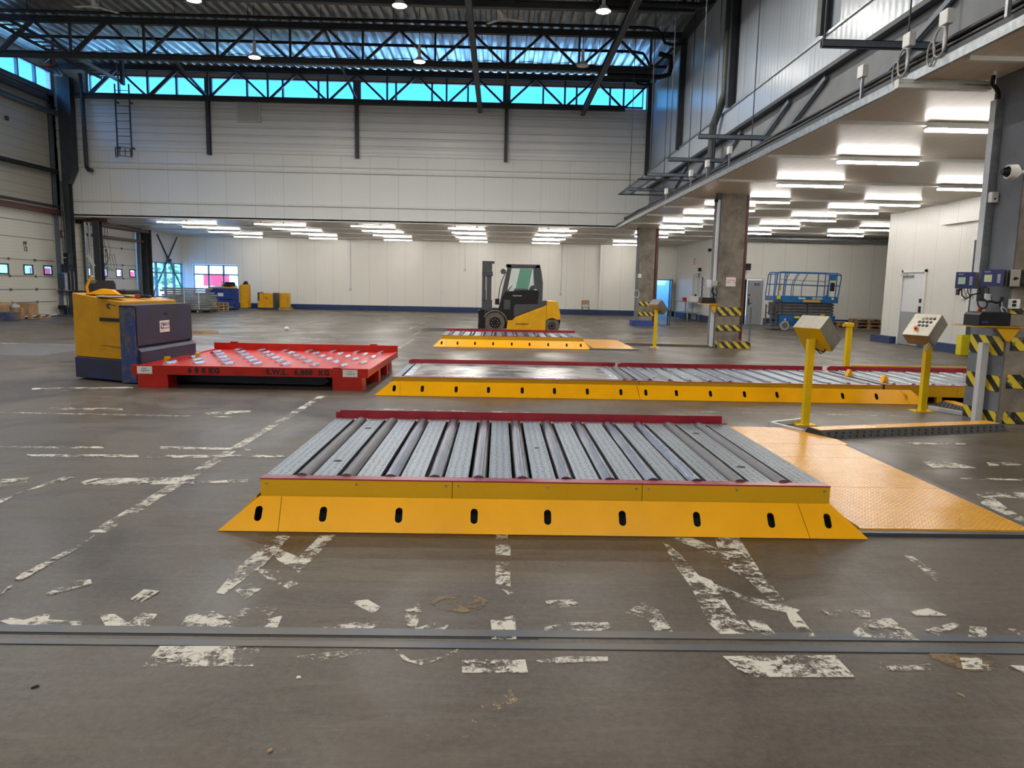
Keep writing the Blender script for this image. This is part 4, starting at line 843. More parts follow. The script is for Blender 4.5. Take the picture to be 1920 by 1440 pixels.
# distant third desk and the slim sensor post
t = thing('control_desk', 'distant control box on a yellow post in front of the first column', 'control panel', (4.2, 19.45, 0), 0, 'control boxes on yellow posts')
MB().box(-.038, .038, -.038, .038, 0, 1.0).build('post', 'yellow_post', t); MB().box(-.12, .12, -.08, .08, 0, .012).build('foot_plate', 'yellow_post', t)
b3 = slant_box(t, .363, .204, .359, .747, (.06, .05, 1.08), -1.056); MB().box(-.178, .178, -.106, -.102, -.176, .176).build('back_plate', 'stainless', b3)
t = thing('sensor_post', 'slim yellow post with a small yellow sensor head behind the long deck', 'post', (5.93, 12.24, 0))
MB().box(-.04, .04, -.04, .04, 0, .97).box(-.1, .1, -.1, .1, 0, .012).build('post', 'yellow_post', t); MB().box(-.07, .06, -.05, .05, .97, 1.04, bev=.01).build('sensor_head', 'yellow_post', t); MB().cyl((-.09, 0, .97), (-.09, 0, 1.02), .03, 12).build('sensor_lens', 'yellow_dull', t)
# cable ramps (channels with yellow top)
def cable_ramp(lb, a, b, w0, h=.075, segs=3):
    a = Vector(a); b = Vector(b); L = (b - a).length; ang = math.atan2(b.y - a.y, b.x - a.x)
    t = thing('cable_ramp', lb, 'cable ramp', (a.x, a.y, 0), ang, 'cable covers on the floor')
    mb = MB().prism([(-w0, 0), (-w0 + .12, h), (w0 - .06, h), (w0, 0)], 0, 0, L).build('ramp_body', 'rubber', t)
    dots = MB(); n = int(L / .09)
    for k in range(n):
        for r_ in range(2):
            u = .09 * k + .03 + .045 * r_; v = -w0 + .035 + .045 * r_; z_ = h * (v + w0) / .12
            dots.cyl((u, v - .004, z_ + .002), (u, v - .009, z_ + .006), .014, 8)
    dots.build('stud', 'black', t, kind='stuff')
    for k in range(segs): MB().box(L * k / segs + .005, L * (k + 1) / segs - .005, -w0 + .13, w0 - .07, h, h + .006).build('top_plate', 'checker', t)
    return t
cable_ramp('long low cable ramp with a yellow top reaching the near column', (3.42, 7.62), (5.78, 8.22), .19, segs=3)
cable_ramp('short cable ramp with a yellow top beside the middle deck end', (6.3, 10.0), (6.22, 9.1), .17, .06, segs=2)
cable_ramp('distant low cable ramp in front of the second column', (3.5, 20.1), (5.85, 19.75), .14, .06, segs=3)
for lb, pts in (('grey aluminium channel loop beside the first desk post', [(3.66, 8.48), (3.14, 8.18), (3.33, 7.72)]), ('grey aluminium channel on the floor right of the second desk post', [(5.82, 9.6), (6.04, 9.05), (5.97, 9.0)])):
    mb = MB()
    for i in range(2):
        p, q = pts[i], pts[i + 1]; mb.bar((*p, .025), (*q, .025), .045, .05)
    mb.build('cable_channel', 'grey_pvc', label=lb, cat='cable tray', group='aluminium floor channels')
# ================================================================== concrete columns
def hz(parent, name, dims, mat): return MB().box(*dims).build(name, mat, parent)
def column(y, lb, far=False):
    t = thing('concrete_column', lb, 'column', (5.86, y, 0), 0, 'concrete columns'); H = ZC
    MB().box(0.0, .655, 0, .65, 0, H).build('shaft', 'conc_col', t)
    MB().box(-.012, .0, .01, .64, 0, H).build('blue_grey_side', 'col_grey', t)  # left face plate, bluer and greyer than the shaft
    return t
c3 = column(8.3, 'nearest concrete column at the right edge with hazard tape and weighing displays')
c2 = column(19.65, 'middle concrete column with two striped bands and a paper notice')
c1 = column(30.9, 'farthest concrete column standing on a blue base')
for z0, z1 in ((1.33, 1.395),): hz(c3, 'hazard_band', (.0, .66, -.012, 0, z0, z1), 'haz_x')
for z0, z1 in ((.91, 1.06), (.47, .63), (.05, .19)): hz(c3, 'hazard_band', (.05, .66, -.012, 0, z0, z1), 'haz_x')
for z0, z1, y0, y1 in ((.84, 1.06, .02, .62), (.42, .6, .02, .62), (.04, .18, .02, .62)): hz(c3, 'hazard_band', (-.02, -.012, y0, y1, z0, z1), 'haz_y')
for z0, z1 in ((.88, 1.1), (.47, .62)): hz(c2, 'hazard_band', (.02, .68, -.02, 0, z0, z1), 'haz_x')
hz(c2, 'hazard_band', (.02, .68, -.015, 0, .02, .2), 'haz_x')
for z0, z1 in ((.86, 1.02), (.44, .58)): hz(c1, 'hazard_band', (.05, .7, -.02, 0, z0, z1), 'haz_far')
MB().box(-.08, .66, -.12, -.001, 0, .24).box(-.2, -.02, -.1, .6, 0, .24).build('blue_base', 'blue_far', c1)
# white conduit up the near column and fittings
t = thing('cable_duct', 'tall light grey cable duct up the left side of the nearest column', 'cable tray', (5.80, 8.8, 0)); MB().box(-.05, .045, -.05, .05, 1.25, 3.8).build('duct', 'grey_pvc', t); MB().box(-.05, .045, -.055, -.05, 1.25, 3.8).build('lid', 'galv', t)
MB().tube([(5.72, 8.8, ZC - .01), (5.70, 8.78, 3.97), (5.75, 8.78, 3.93), (5.79, 8.79, 3.88), (5.8, 8.8, 3.805)], .025, 8).build('cable', 'blackp', label='black cable entering the top of the grey duct on the nearest column', cat='cable')
t = thing('conduit', 'light grey conduit pipe in front of the hazard tape of the nearest column', 'pipe', (5.77, 8.55, .0)); MB().box(-.04, .04, -.04, .04, .03, .98).build('pipe', 'grey_pvc', t)
t = thing('junction_box', 'white switch box high on the grey duct of the nearest column', 'junction box', (5.80, 8.72, 2.62)); MB().box(-.04, .045, -.05, .02, 0, .12, bev=.01).build('box_body', 'white_pl', t); MB().box(-.01, .01, -.055, -.05, .03, .05).build('switch', 'blackp', t)
t = thing('security_camera', 'white dome camera on a white rod at the right edge of the photo', 'camera', (5.72, 8.18, 2.82))
MB().cyl((-.14, 0, .07), (-.05, 0, .07), .075, 20, r2=.08).cyl((-.05, 0, .07), (.0, 0, .07), .08, 20, r2=.03).build('housing', 'white_pl', t); MB().cyl((-.2, 0, .07), (-.14, 0, .07), .03, 18, r2=.06).build('lens_dome', 'blackp', t); MB().cyl((0, 0, .07), (.5, 0, .07), .018, 10).box(.42, .5, -.05, .14, .02, .12).build('rod', 'white_pl', t)
# weighing displays
def display(lb, loc, lcd, rz=0, w_=.19):
    t = thing('weighing_display', lb, 'display', loc, rz, 'blue weighing displays')
    MB().box(-w_ / 2, w_ / 2, 0, .15, 0, .19, bev=.004).build('housing', 'stainless', t); MB().box(-w_ / 2, w_ / 2, -.006, 0, 0, .19).build('faceplate', 'indigo', t)
    MB().box(-w_ * .36, -w_ * .36 + .075, -.009, -.006, .05, .13).build('lcd_screen', lcd, t)
    for r_ in range(6):
        MB().box(w_ * .22, w_ * .22 + .03, -.009, -.006, .04 + .017 * r_, .052 + .017 * r_).build('key_row', 'grey_pvc', t)
    MB().box(-w_ * .38, -w_ * .1, -.009, -.006, .16, .168).build('logo_bar', 'grey_pvc', t)
    return t
display('blue weighing display with a green screen, left of the pair on the nearest column', (5.45, 8.52, 1.61), 'lcd_g', -.8, .2); 
d2 = display('blue weighing display with a yellow screen, right of the pair on the nearest column', (5.66, 8.36, 1.64), 'lcd_y', -.75, .22)
t = thing('steel_enclosure', 'small stainless box with a black knob beside the right weighing display', 'box', (5.84, 8.24, 1.64), -.4); MB().box(-.05, .05, 0, .14, 0, .19, bev=.004).build('box_body', 'stainless', t); MB().cyl((0, -.02, .09), (0, 0, .09), .018, 12).box(.0, .03, -.03, -.01, .085, .1).build('knob', 'blackp', t)
t = thing('steel_enclosure', 'wedge shaped stainless bracket box at the right of the displays', 'box', (5.93, 8.28, 1.66)); MB().prism([(0, 0), (.13, -.02), (.13, .12), (0, .17)], 1, -.1, .0).build('box_body', 'stainless', t); MB().box(-.001, .0, -.09, -.01, .02, .1).build('side_plate', 'galv', t)
t = thing('cable_bundle', 'tangle of black and grey cables hanging under the weighing displays', 'cables', (0, 0, 0))
MB().tube([(5.44, 8.56, 1.61), (5.44, 8.54, 1.53), (5.48, 8.52, 1.49), (5.55, 8.52, 1.54), (5.65, 8.55, 1.56)], .009, 6).build('cable', 'rubber', t)
for k, x in enumerate((5.47, 5.51, 5.54, 5.66, 5.72, 5.76)):
    MB().tube([(x, 8.56, 1.62), (x, 8.54, 1.56), (x + .02, 8.53, 1.52), (x + .05, 8.56, 1.50)], .006, 6).build('cable', 'rubber' if k % 2 else 'cable', t)
MB().tube([(5.60 + .055 * math.cos(a), 8.40 + .02 * math.sin(a), 1.44 + .055 * math.sin(a)) for a in [2 * PI * k / 22 for k in range(22)]], .009, 6, closed=True).build('cable_coil', 'blackp', t)
MB().tube([(5.65, 8.40, 1.46), (5.70, 8.39, 1.47), (5.76, 8.39, 1.45), (5.8, 8.38, 1.47), (5.82, 8.38, 1.52)], .012, 6).tube([(5.79, 8.36, 1.52), (5.77, 8.35, 1.44), (5.8, 8.35, 1.36), (5.77, 8.36, 1.33)], .012, 6).build('cable', 'blackp', t)
MB().tube([(5.80, 8.36, 1.46), (5.78, 8.33, 1.38), (5.82, 8.33, 1.31), (5.85, 8.34, 1.27)], .01, 6).tube([(5.78, 8.35, 1.42), (5.84, 8.33, 1.38), (5.87, 8.33, 1.3), (5.88, 8.34, 1.22)], .008, 6).build('cable', 'grey_pvc', t)
t = thing('socket_box', 'white socket box with black plugs on the nearest column', 'socket', (5.88, 8.24, 1.39)); MB().box(-.05, .05, 0, .06, 0, .11, bev=.006).build('box_body', 'white_pl', t); MB().cyl((-.03, -.03, .08), (-.03, 0, .08), .016, 10).cyl((-.03, -.03, .04), (-.03, 0, .04), .016, 10).build('plug', 'blackp', t)
t = thing('socket_box', 'small white socket box above the cable coil', 'socket', (5.73, 8.5, 1.48)); MB().box(-.02, .03, 0, .05, 0, .075, bev=.005).build('box_body', 'white_pl', t)
t = thing('switch_box', 'grey switch box with a red knob on the printer shelf', 'switch', (5.66, 8.48, 1.345)); MB().box(-.06, .04, 0, .12, 0, .12, bev=.004).build('box_body', 'grey_pvc', t); MB().box(-.06, -.0, -.01, 0, .0, .05).build('switch_plate', 'yellow', t); MB().cyl((-.04, -.03, .025), (-.04, -.01, .025), .02, 12).build('knob', 'btn_r', t)
# shelf with printer
t = thing('wall_shelf', 'yellow bracket shelf holding a black printer on the nearest column', 'shelf', (5.66, 8.25, 1.19)); MB().box(-.31, .3, -.1, .3, -.008, 0).build('shelf_board', 'yellow_dull', t)
MB().prism([(-.02, -.012), (.28, -.012), (.16, -.17), (.12, -.17)], 1, -.06, -.05).box(.0, .26, -.05, .3, -.03, -.012).build('bracket', 'yellow_dull', t); MB().box(-.28, .29, -.08, .28, 0, .004).build('shelf_mat', 'blackp', t)
t = thing('label_printer', 'black label printer on the yellow shelf', 'printer', (5.62, 8.26, 1.194)); MB().prism([(-.17, 0), (.19, 0), (.19, .145), (-.15, .145), (-.17, .12)], 1, -.06, .22).build('body', 'blackp', t)
MB().box(-.15, -.06, -.064, -.06, .02, .085).build('paper_slot', 'black', t); MB().box(-.14, -.07, -.066, -.062, .03, .05).build('slot_lip', 'indigo', t); MB().box(-.13, .17, -.04, .2, .145, .155).build('top_cover', 'rubber', t)
# middle column fittings
t = thing('drain_pipe', 'oxide red pipe down the right side of the middle column', 'pipe', (6.60, 19.85, 0), 0, 'oxide red pipes on the columns'); MB().cyl((0, 0, .1), (0, 0, ZC), .06, 12).build('pipe', 'brown', t); MB().cyl((0, 0, 0), (0, 0, .25), .075, 12).build('pipe_foot', 'redsign', t)
t = thing('drain_pipe', 'oxide red pipe down the right side of the farthest column', 'pipe', (6.62, 31.1, 0), 0, 'oxide red pipes on the columns'); MB().cyl((0, 0, .1), (0, 0, ZC), .075, 12).build('pipe', 'brown', t); MB().cyl((0, 0, 0), (0, 0, .2), .1, 12).build('pipe_foot', 'brown', t)
MB().box(6.79, 6.82, 19.62, 19.65, 0, 1.1).build('guard_bar', 'steel_mid', label='thin grey guard bar right of the middle column bands', cat='bar')
t = thing('paper_notice', 'white paper notice on the middle column', 'sign', (6.22, 19.635, 1.66)); MB().box(-.14, .12, 0, .004, 0, .24).build('sheet', 'foam', t); text('notice_text', 'LASTBIL\nPALL  OK', .06, (0, -.003, .13), FRONT, 'redsign', t)
t = thing('wall_shelf', 'small black printer shelf on the left of the middle column', 'shelf', (5.62, 19.6, 1.17)); MB().box(-.2, .25, -.05, .3, 0, .02).build('shelf_board', 'yellow', t); MB().prism([(.05, 0), (.24, 0), (.2, -.22), (.16, -.22)], 1, 0, .03).build('bracket', 'yellow_dull', t)
t = thing('label_printer', 'black printer on the shelf of the middle column', 'printer', (5.6, 19.6, 1.192)); MB().box(-.16, .2, -.02, .26, 0, .16, bev=.008).build('body', 'blackp', t); MB().box(-.13, -.04, -.024, -.02, .04, .1).build('paper_slot', 'black', t)
t = thing('switch_box', 'pale switch boxes on the left side of the middle column', 'switch', (5.74, 19.6, 1.62)); MB().box(-.16, -.06, 0, .1, 0, .2, bev=.005).build('box_body', 'grey_pvc', t); MB().box(-.04, .1, 0, .1, .04, .18, bev=.005).build('box_body', 'cable', t)
MB().tube([(5.72, 19.58, 1.62), (5.7, 19.56, 1.5), (5.76, 19.56, 1.42), (5.73, 19.57, 1.36)], .03, 6).tube([(5.8, 19.58, 1.6), (5.84, 19.56, 1.5), (5.8, 19.56, 1.38)], .015, 6).build('cable', 'blackp', label='black cables between the boxes and printer on the middle column', cat='cable')
t = thing('cable_duct', 'pale duct down the left side of the middle column', 'cable tray', (5.79, 19.72, 0)); MB().box(-.04, .04, -.04, .04, 0, 1.1).box(-.03, .04, -.03, .03, 1.7, ZC).build('duct', 'grey_pvc', t)
t = thing('security_camera', 'small black camera at the top left of the middle column', 'camera', (5.72, 19.6, 3.78)); MB().cyl((-.05, -.06, .1), (-.02, 0, .12), .05, 12).build('housing', 'blackp', t); MB().box(-.03, .12, 0, .05, .14, .3).build('bracket', 'blackp', t)
t = thing('alarm_lamp', 'black alarm lamp fixed on the red pipe of the middle column', 'lamp', (6.725, 19.85, 2.0)); MB().box(-.06, .06, -.06, .04, .1, .28, bev=.01).build('housing', 'blackp', t); MB().cyl((0, -.02, .0), (0, -.02, .1), .05, 12).build('lens', 'white_pl', t)
t = thing('floor_block', 'concrete footing with worn stripes at the foot of the middle column', 'block', (6.2, 19.6, 0)); 
MB().box(-.26, .6, -.12, -.01, 0, .2).build('block_body', 'conc_col', t); MB().box(-.24, .58, -.126, -.12, .01, .19).build('stripes', 'haz_x', t)
# far column fittings
t = thing('switch_box', 'white switch box on the left of the farthest column', 'switch', (5.9, 30.84, 2.02)); MB().box(-.07, .07, 0, .05, 0, .16, bev=.01).build('box_body', 'white_pl', t); MB().tube([(0, .02, .16), (.0, .02, .6)], .012, 6).build('conduit', 'cable', t)
MB().tube([(5.8 + .1 * math.cos(a), 30.84, 1.35 + .16 * math.sin(a)) for a in [2 * PI * k / 18 for k in range(18)]], .015, 6, closed=True).build('hose_loop', 'grey_pvc', label='grey looped hose hanging on the left of the farthest column', cat='hose')

# ================================================================== things on and by the walls
t = thing('metal_bollard', 'short yellow bollard standing against the white right wall', 'bollard', (12.06, 18.7, 0)); MB().box(-.11, .11, -.11, .11, 0, .5, bev=.02).build('body', 'yellow', t); MB().box(-.1, .1, -.1, .1, .5, .53).build('cap', 'yellow_dull', t)
M['yl'] = plain('lemon_yellow', (.75, .62, .01), .4, var=.03)
for o in [q for q in COL.objects if q.parent == t]: o.data.materials.clear(); o.data.materials.append(M['yl'])
t = thing('door_post', 'grey steel post right of the yellow bollard', 'post', (12.3, 17.9, 0)); MB().ibeam((0, 0, 0), (0, 0, 2.9), .14, .2, .015, up=(0, 1, 0)).build('post', 'steel_mid', t)
t = thing('wall_switch', 'black and white switch with a cap on the white right wall', 'switch', (12.48, 19.75, 1.55)); MB().box(-.05, .02, -.08, .04, 0, .16).build('switch_body', 'blackp', t); MB().box(-.08, .02, -.15, .1, .17, .2).box(-.04, .02, -.3, -.12, -.1, .12).build('switch_cap', 'white_pl', t)
t = thing('wall_phone', 'small black handset lower on the white right wall', 'phone', (12.40, 18.75, .98)); MB().box(-.06, .03, -.07, .07, 0, .24, bev=.01).build('handset', 'blackp', t); MB().box(-.05, .03, -.02, .04, -.16, -.03).build('cord_box', 'grey_pvc', t)
t = thing('fire_sign', 'red square fire hose sign left of the corner column', 'sign', (XL + .3, 31.3, 3.2)); MB().box(-.28, -.25, -.0, .36, 0, .32).build('sign_board', 'redsign', t); MB().box(-.25, -.245, .07, .2, .09, .24).box(-.25, -.245, .22, .29, .13, .17).build('pictogram', 'foam', t)
t.location = (XL + .28, 31.45, 3.2)
t = thing('control_cabinet', 'beige electrical cabinet between the two left dock doors', 'cabinet', (XL + .35, 31.25, 1.02)); MB().box(0, .12, -.3, .3, .0, .78, bev=.01).build('cabinet_body', 'cable', t); MB().box(.121, .13, -.28, -.12, .02, .76).build('dark_strip', 'blackp', t)
for yy in (.02, .16): MB().cyl((.13, yy, .4), (.14, yy, .4), .04, 12).build('dial', 'grey_pvc', t)
MB().box(-.3, .2, -.36, .36, -.05, 0).build('support_rail', 'steel_dk', t); MB().box(-.3, 0, -.25, .25, .1, .7).build('back_frame', 'steel_dk', t)
t = thing('control_cabinet', 'small white box under the electrical cabinet on the left', 'cabinet', (XL + .32, 31.35, .4)); MB().box(-.3, -.02, -.1, .12, 0, .4).build('cabinet_body', 'white_pl', t); MB().box(-.1, -.06, -.13, -.1, -.4, .6).build('conduit', 'steel_mid', t)
t = thing('junction_box', 'dark boxes with a bundle of wires on the left corner column', 'junction box', (-17.92, 30.92, 2.05)); MB().box(-.05, .15, -.1, .25, .05, .3).box(-.05, .15, -.1, .25, .34, .5).box(-.1, .0, -.2, .1, -.3, .05).build('box_body', 'blackp', t)
for k in range(5): MB().tube([(-.02 + .04 * k, -.12, .5), (-.03 + .05 * k, -.14, 1.6), (.02 * k, -.12, 3.4)], .014, 5).build('wire', 'steel_mid' if k % 2 else 'blackp', t)
t = thing('paper_roll', 'white slanted panel leaning high beside the corner column', 'board', (-17.33, 31.93, 2.05)); MB().bar((0, 0, 0), (-.25, 0, .5), .02, .12).build('panel_face', 'white_pl', t)
t.name = 'leaning_board'
t = thing('cable_loops', 'thin wires hanging in loops in front of the far dock door', 'cables', (XL + .4, 34.0, 1.8))
for k in range(4): MB().tube([(0, -.3 + .25 * k + .25 * math.sin(q * .9 + k) * (q / 9), 2.1 - q * .2 + .0) for q in range(10)] + [(0, .1 + .25 * k, .1), (0, .35 + .25 * k, .3), (0, .3 + .2 * k, .9)], .01, 5).build('wire', 'steel_dk', t)
# X bracing in the far left corner
t = thing('cross_brace', 'dark steel X bracing before the far left corner window', 'brace', (XL + .06, 41.0, 0))
MB().bar((0, -.9, 3.95), (0, 1.9, 1.1), .05, .07).build('brace_bar', 'steel_dk', t); MB().bar((.06, 1.4, 3.95), (.06, -1.8, .75), .05, .07).build('brace_bar', 'steel_dk', t); MB().cyl((-.02, .42, 2.6), (.1, .42, 2.6), .12, 12).build('gusset', 'steel_dk', t)
# things on the far wall
for x, z0, z1, lb in ((-8.69, 1.25, ZC, 'long thin conduit with a white switch on the far wall'), (-2.0, 2.5, ZC, 'short conduit with a small box on the far wall left of the forklift'), (3.65, 1.2, ZC, 'thin conduit with a switch on the far wall right of the forklift')):
    t = thing('wall_conduit', lb, 'pipe', (x, YF - .03, z0), 0, 'conduits on the far wall'); MB().cyl((0, 0, 0), (0, 0, z1 - z0), .02, 6).build('pipe', 'trim_w', t); MB().box(-.06, .06, -.04, .02, -.12, .05).build('switch', 'grey_pvc', t)
t = thing('wall_conduit', 'small white socket low on the far wall left of the mast', 'socket', (-3.3, YF - .04, 1.05)); MB().box(-.06, .06, 0, .04, 0, .14).build('switch', 'trim_w', t); t.name = 'wall_socket'
t = thing('wall_cable', 'cable drooping to a black switch on the wall behind the lift', 'cable', (0, 34.46, 0)); MB().tube([(13.2, 0, 2.15), (14.5, 0, 2.1), (15.4, 0, 2.08), (15.55, 0, 2.15), (15.58, 0, 2.0), (15.5, 0, 1.4)], .015, 6).build('cable_run', 'cable', t); MB().box(15.42, 15.56, -.04, .03, 1.3, 1.42).build('switch', 'blackp', t)
t = thing('wall_notice', 'orange notice on the wall behind the lift rails', 'sign', (13.25, 34.47, 1.62)); MB().box(-.06, .06, 0, .02, 0, .32).build('sheet', 'yellow_dull', t)
# side wall signs
t = thing('wall_sign', 'small red lettered sign on the side wall above the doorway', 'sign', (10.37, 38.9, 2.85)); MB().box(0, .02, 0, .45, 0, .42).build('sheet', 'foam', t)
for k in range(4): MB().box(-.004, 0, .05, .4, .06 + .09 * k, .11 + .09 * k).build('print_line', 'redsign', t)
t = thing('security_camera', 'black camera above the side wall doorway', 'camera', (10.25, 37.4, 2.5)); MB().cyl((-.12, 0, .1), (.02, 0, .1), .09, 12).build('housing', 'blackp', t); MB().box(.0, .15, -.06, .06, .04, .16).build('bracket', 'white_pl', t)
t = thing('security_camera', 'black camera high on the side wall near the middle column', 'camera', (10.25, 35.8, 3.4)); MB().cyl((-.12, 0, .1), (.02, 0, .1), .08, 12).build('housing', 'blackp', t); MB().box(.0, .15, -.05, .05, .05, .14).build('bracket', 'white_pl', t)
t = thing('hanging_strip', 'dark zigzag cable strip beside the side wall doorway', 'cable', (10.34, 37.3, 1.0)); MB().tube([(0, .06 * (-1) ** k, .12 * k) for k in range(11)], .03, 5).build('strip', 'steel_dk', t)
# bench table, red cup, chairs
t = thing('work_table', 'grey steel work table with a lower shelf along the side wall', 'table', (9.9, 38.4, 0)); MB().box(-.3, .35, -1.2, 1.6, .93, .97).build('table_top', 'galv', t); MB().box(-.28, .33, -1.15, 1.55, .38, .41).build('shelf', 'galv', t)
for x in (-.27, .3):
    for y in (-1.15, 1.5): MB().box(x, x + .04, y, y + .04, 0, .93).build('leg', 'galv', t)
t = thing('cup', 'red cup standing on the steel work table', 'cup', (9.75, 38.3, .97)); MB().cyl((0, 0, 0), (0, 0, .2), .11, 14, r2=.14).build('cup_body', 'redsign', t); MB().cyl((0, 0, .2), (0, 0, .22), .1, 12).build('lid', 'foam', t)
t = thing('paper_tray', 'white box on the steel work table', 'box', (9.95, 37.6, .97)); MB().box(-.2, .2, -.35, .35, 0, .28, bev=.01).build('box_body', 'white_pl', t); MB().box(-.21, .21, -.36, .36, .24, .26).build('lid', 'foam', t)
def chair(lb, loc, rz, seatmat, back=True):
    t = thing('chair', lb, 'chair', loc, rz, 'chairs by the walls'); MB().box(-.22, .22, -.2, .2, .43, .47, bev=.01).build('seat', seatmat, t)
    for x in (-.2, .2):
        for y in (-.18, .18): MB().cyl((x, y, 0), (x, y, .43 if y < 0 else .82), .014, 8).build('leg', 'steel_dk', t)
    MB().box(-.22, .22, .17, .2, .6, .86, bev=.01).build('backrest', seatmat, t); return t
chair('wooden chair standing alone against the far wall', (5.05, 42.5, 0), 0, 'wood')
t = thing('small_table', 'small dark legged table behind the distant control box', 'table', (7.15, 31.9, 0)); MB().box(-.33, .33, -.25, .25, .68, .71).build('table_top', 'wood', t)
for x in (-.3, .27):
    for y in (-.22, .19): MB().box(x, x + .04, y, y + .04, 0, .68).build('leg', 'steel_dk', t)
# pallets by the grey door wall
def pallet(lb, loc, rz=0, group=None, n=1):
    t = thing('wooden_pallet', lb, 'pallet', loc, rz, group)
    for k in range(5): MB().box(-.6, .6, -.4 + .165 * k, -.4 + .165 * k + .12, .122, .144).build('top_board', 'wood', t)
    for y in (-.4, -.06, .28): MB().box(-.6, .6, y, y + .12, 0, .022).build('bottom_board', 'wood', t)
    for x in (-.6, -.06, .48):
        for y in (-.4, -.06, .28): MB().box(x, x + .12, y, y + .12, .022, .1).build('block', 'wood', t)
    for x in (-.6, -.06, .48): MB().box(x, x + .12, -.4, .4, .1, .122).build('stringer', 'wood', t)
    return t
gp = 'wooden pallets beyond the scissor lift'
p0 = pallet('bottom pallet of the left stack beyond the scissor lift', (14.9, 32.3, 0), .05, gp)
for i, (x, y, z, r, lb) in enumerate(((14.95, 32.3, .145, .02, 'upper pallet of the left stack beyond the scissor lift'), (16.3, 32.2, 0, -.1, 'bottom pallet at the right beside the white wall corner'), (16.32, 32.25, .145, -.05, 'middle pallet at the right beside the white wall corner'), (16.3, 32.2, .29, -.12, 'top pallet at the right beside the white wall corner'))):
    c = copy_tree(p0); c.location = (x, y, z); c.rotation_euler = (0, 0, r); c['label'] = lb
# ================================================================== red pallet dolly
t = thing('roller_pallet', 'red steel roller pallet with stencilled weights carried by the tow tractor', 'pallet', (-5.2, 10.4, 0)); W, D, Z = 3.35, 3.1, .32
MB().box(0, W, 0, .05, .19, Z).build('front_beam', 'red', t); MB().box(0, W, D - .05, D, .19, Z + .09).build('rear_beam', 'red', t)
MB().box(0.02, W - .02, .05, D - .05, .25, .285).build('deck_sheet', 'red', t); MB().box(0, .05, .05, D - .05, .19, .3).build('side_beam', 'red', t); MB().box(W - .05, W, .05, D - .05, .2, .3).build('side_beam', 'red', t)
for d_ in ((.3, .42, D - .06, D + .01, Z + .09, Z + .115), (2.85, 2.97, D - .06, D + .01, Z + .09, Z + .115), (2.85, 2.97, -.005, .05, Z, Z + .015)): MB().box(*d_).build('stop_tab', 'red_rail', t)
for x in (.08, W - .51):
    for y in (.005, D - .5): MB().prism([(x, 0.0), (x + .43, 0.0), (x + .42, .2), (x, .2)], 1, y, y + .3).build('foot', 'red', t)
for y in (1.05, 1.9):
    MB().box(W - .45, W - .02, y, y + .18, 0, .2).build('foot', 'red', t); MB().box(.02, .45, y, y + .18, 0, .2).build('foot', 'red', t)
for r in range(6):
    for k in range(14):
        if (r + k) % 2: continue
        x = .28 + .215 * k; y = .42 + r * .45
        o = MB().cyl((x, y, .288), (x + .02, y + .30, .288), .04, 8).build('roller', 'chrome', t)
for y in (.25, .9): MB().box(.14 + .3 * y, .18 + .3 * y, y + .3, y + .36, .28, .39).box(.18 + .3 * y, .21 + .3 * y, y + .3, y + .36, .36, .39).build('pallet_lock', 'yellow_dull', t)
for x in (.08, W - .36):
    st = MB().box(x, x + .21, -.004, 0, .2, .305).build('sticker', 'foam', t); text('sticker_text', 'smith\n  logistic B', .032, (x + .1, -.006, .26), FRONT, 'indigo', t, ext=.0008)
text('stencil_text', '6 8 0 KG', .105, (1.02, -.004, .255), FRONT, 'ink', t, ext=.001, bold=.006, spacing=1.15)
text('stencil_text', 'S.W.L.  6,800  KG', .105, (2.35, -.004, .252), FRONT, 'ink', t, ext=.001, bold=.006, spacing=1.15)

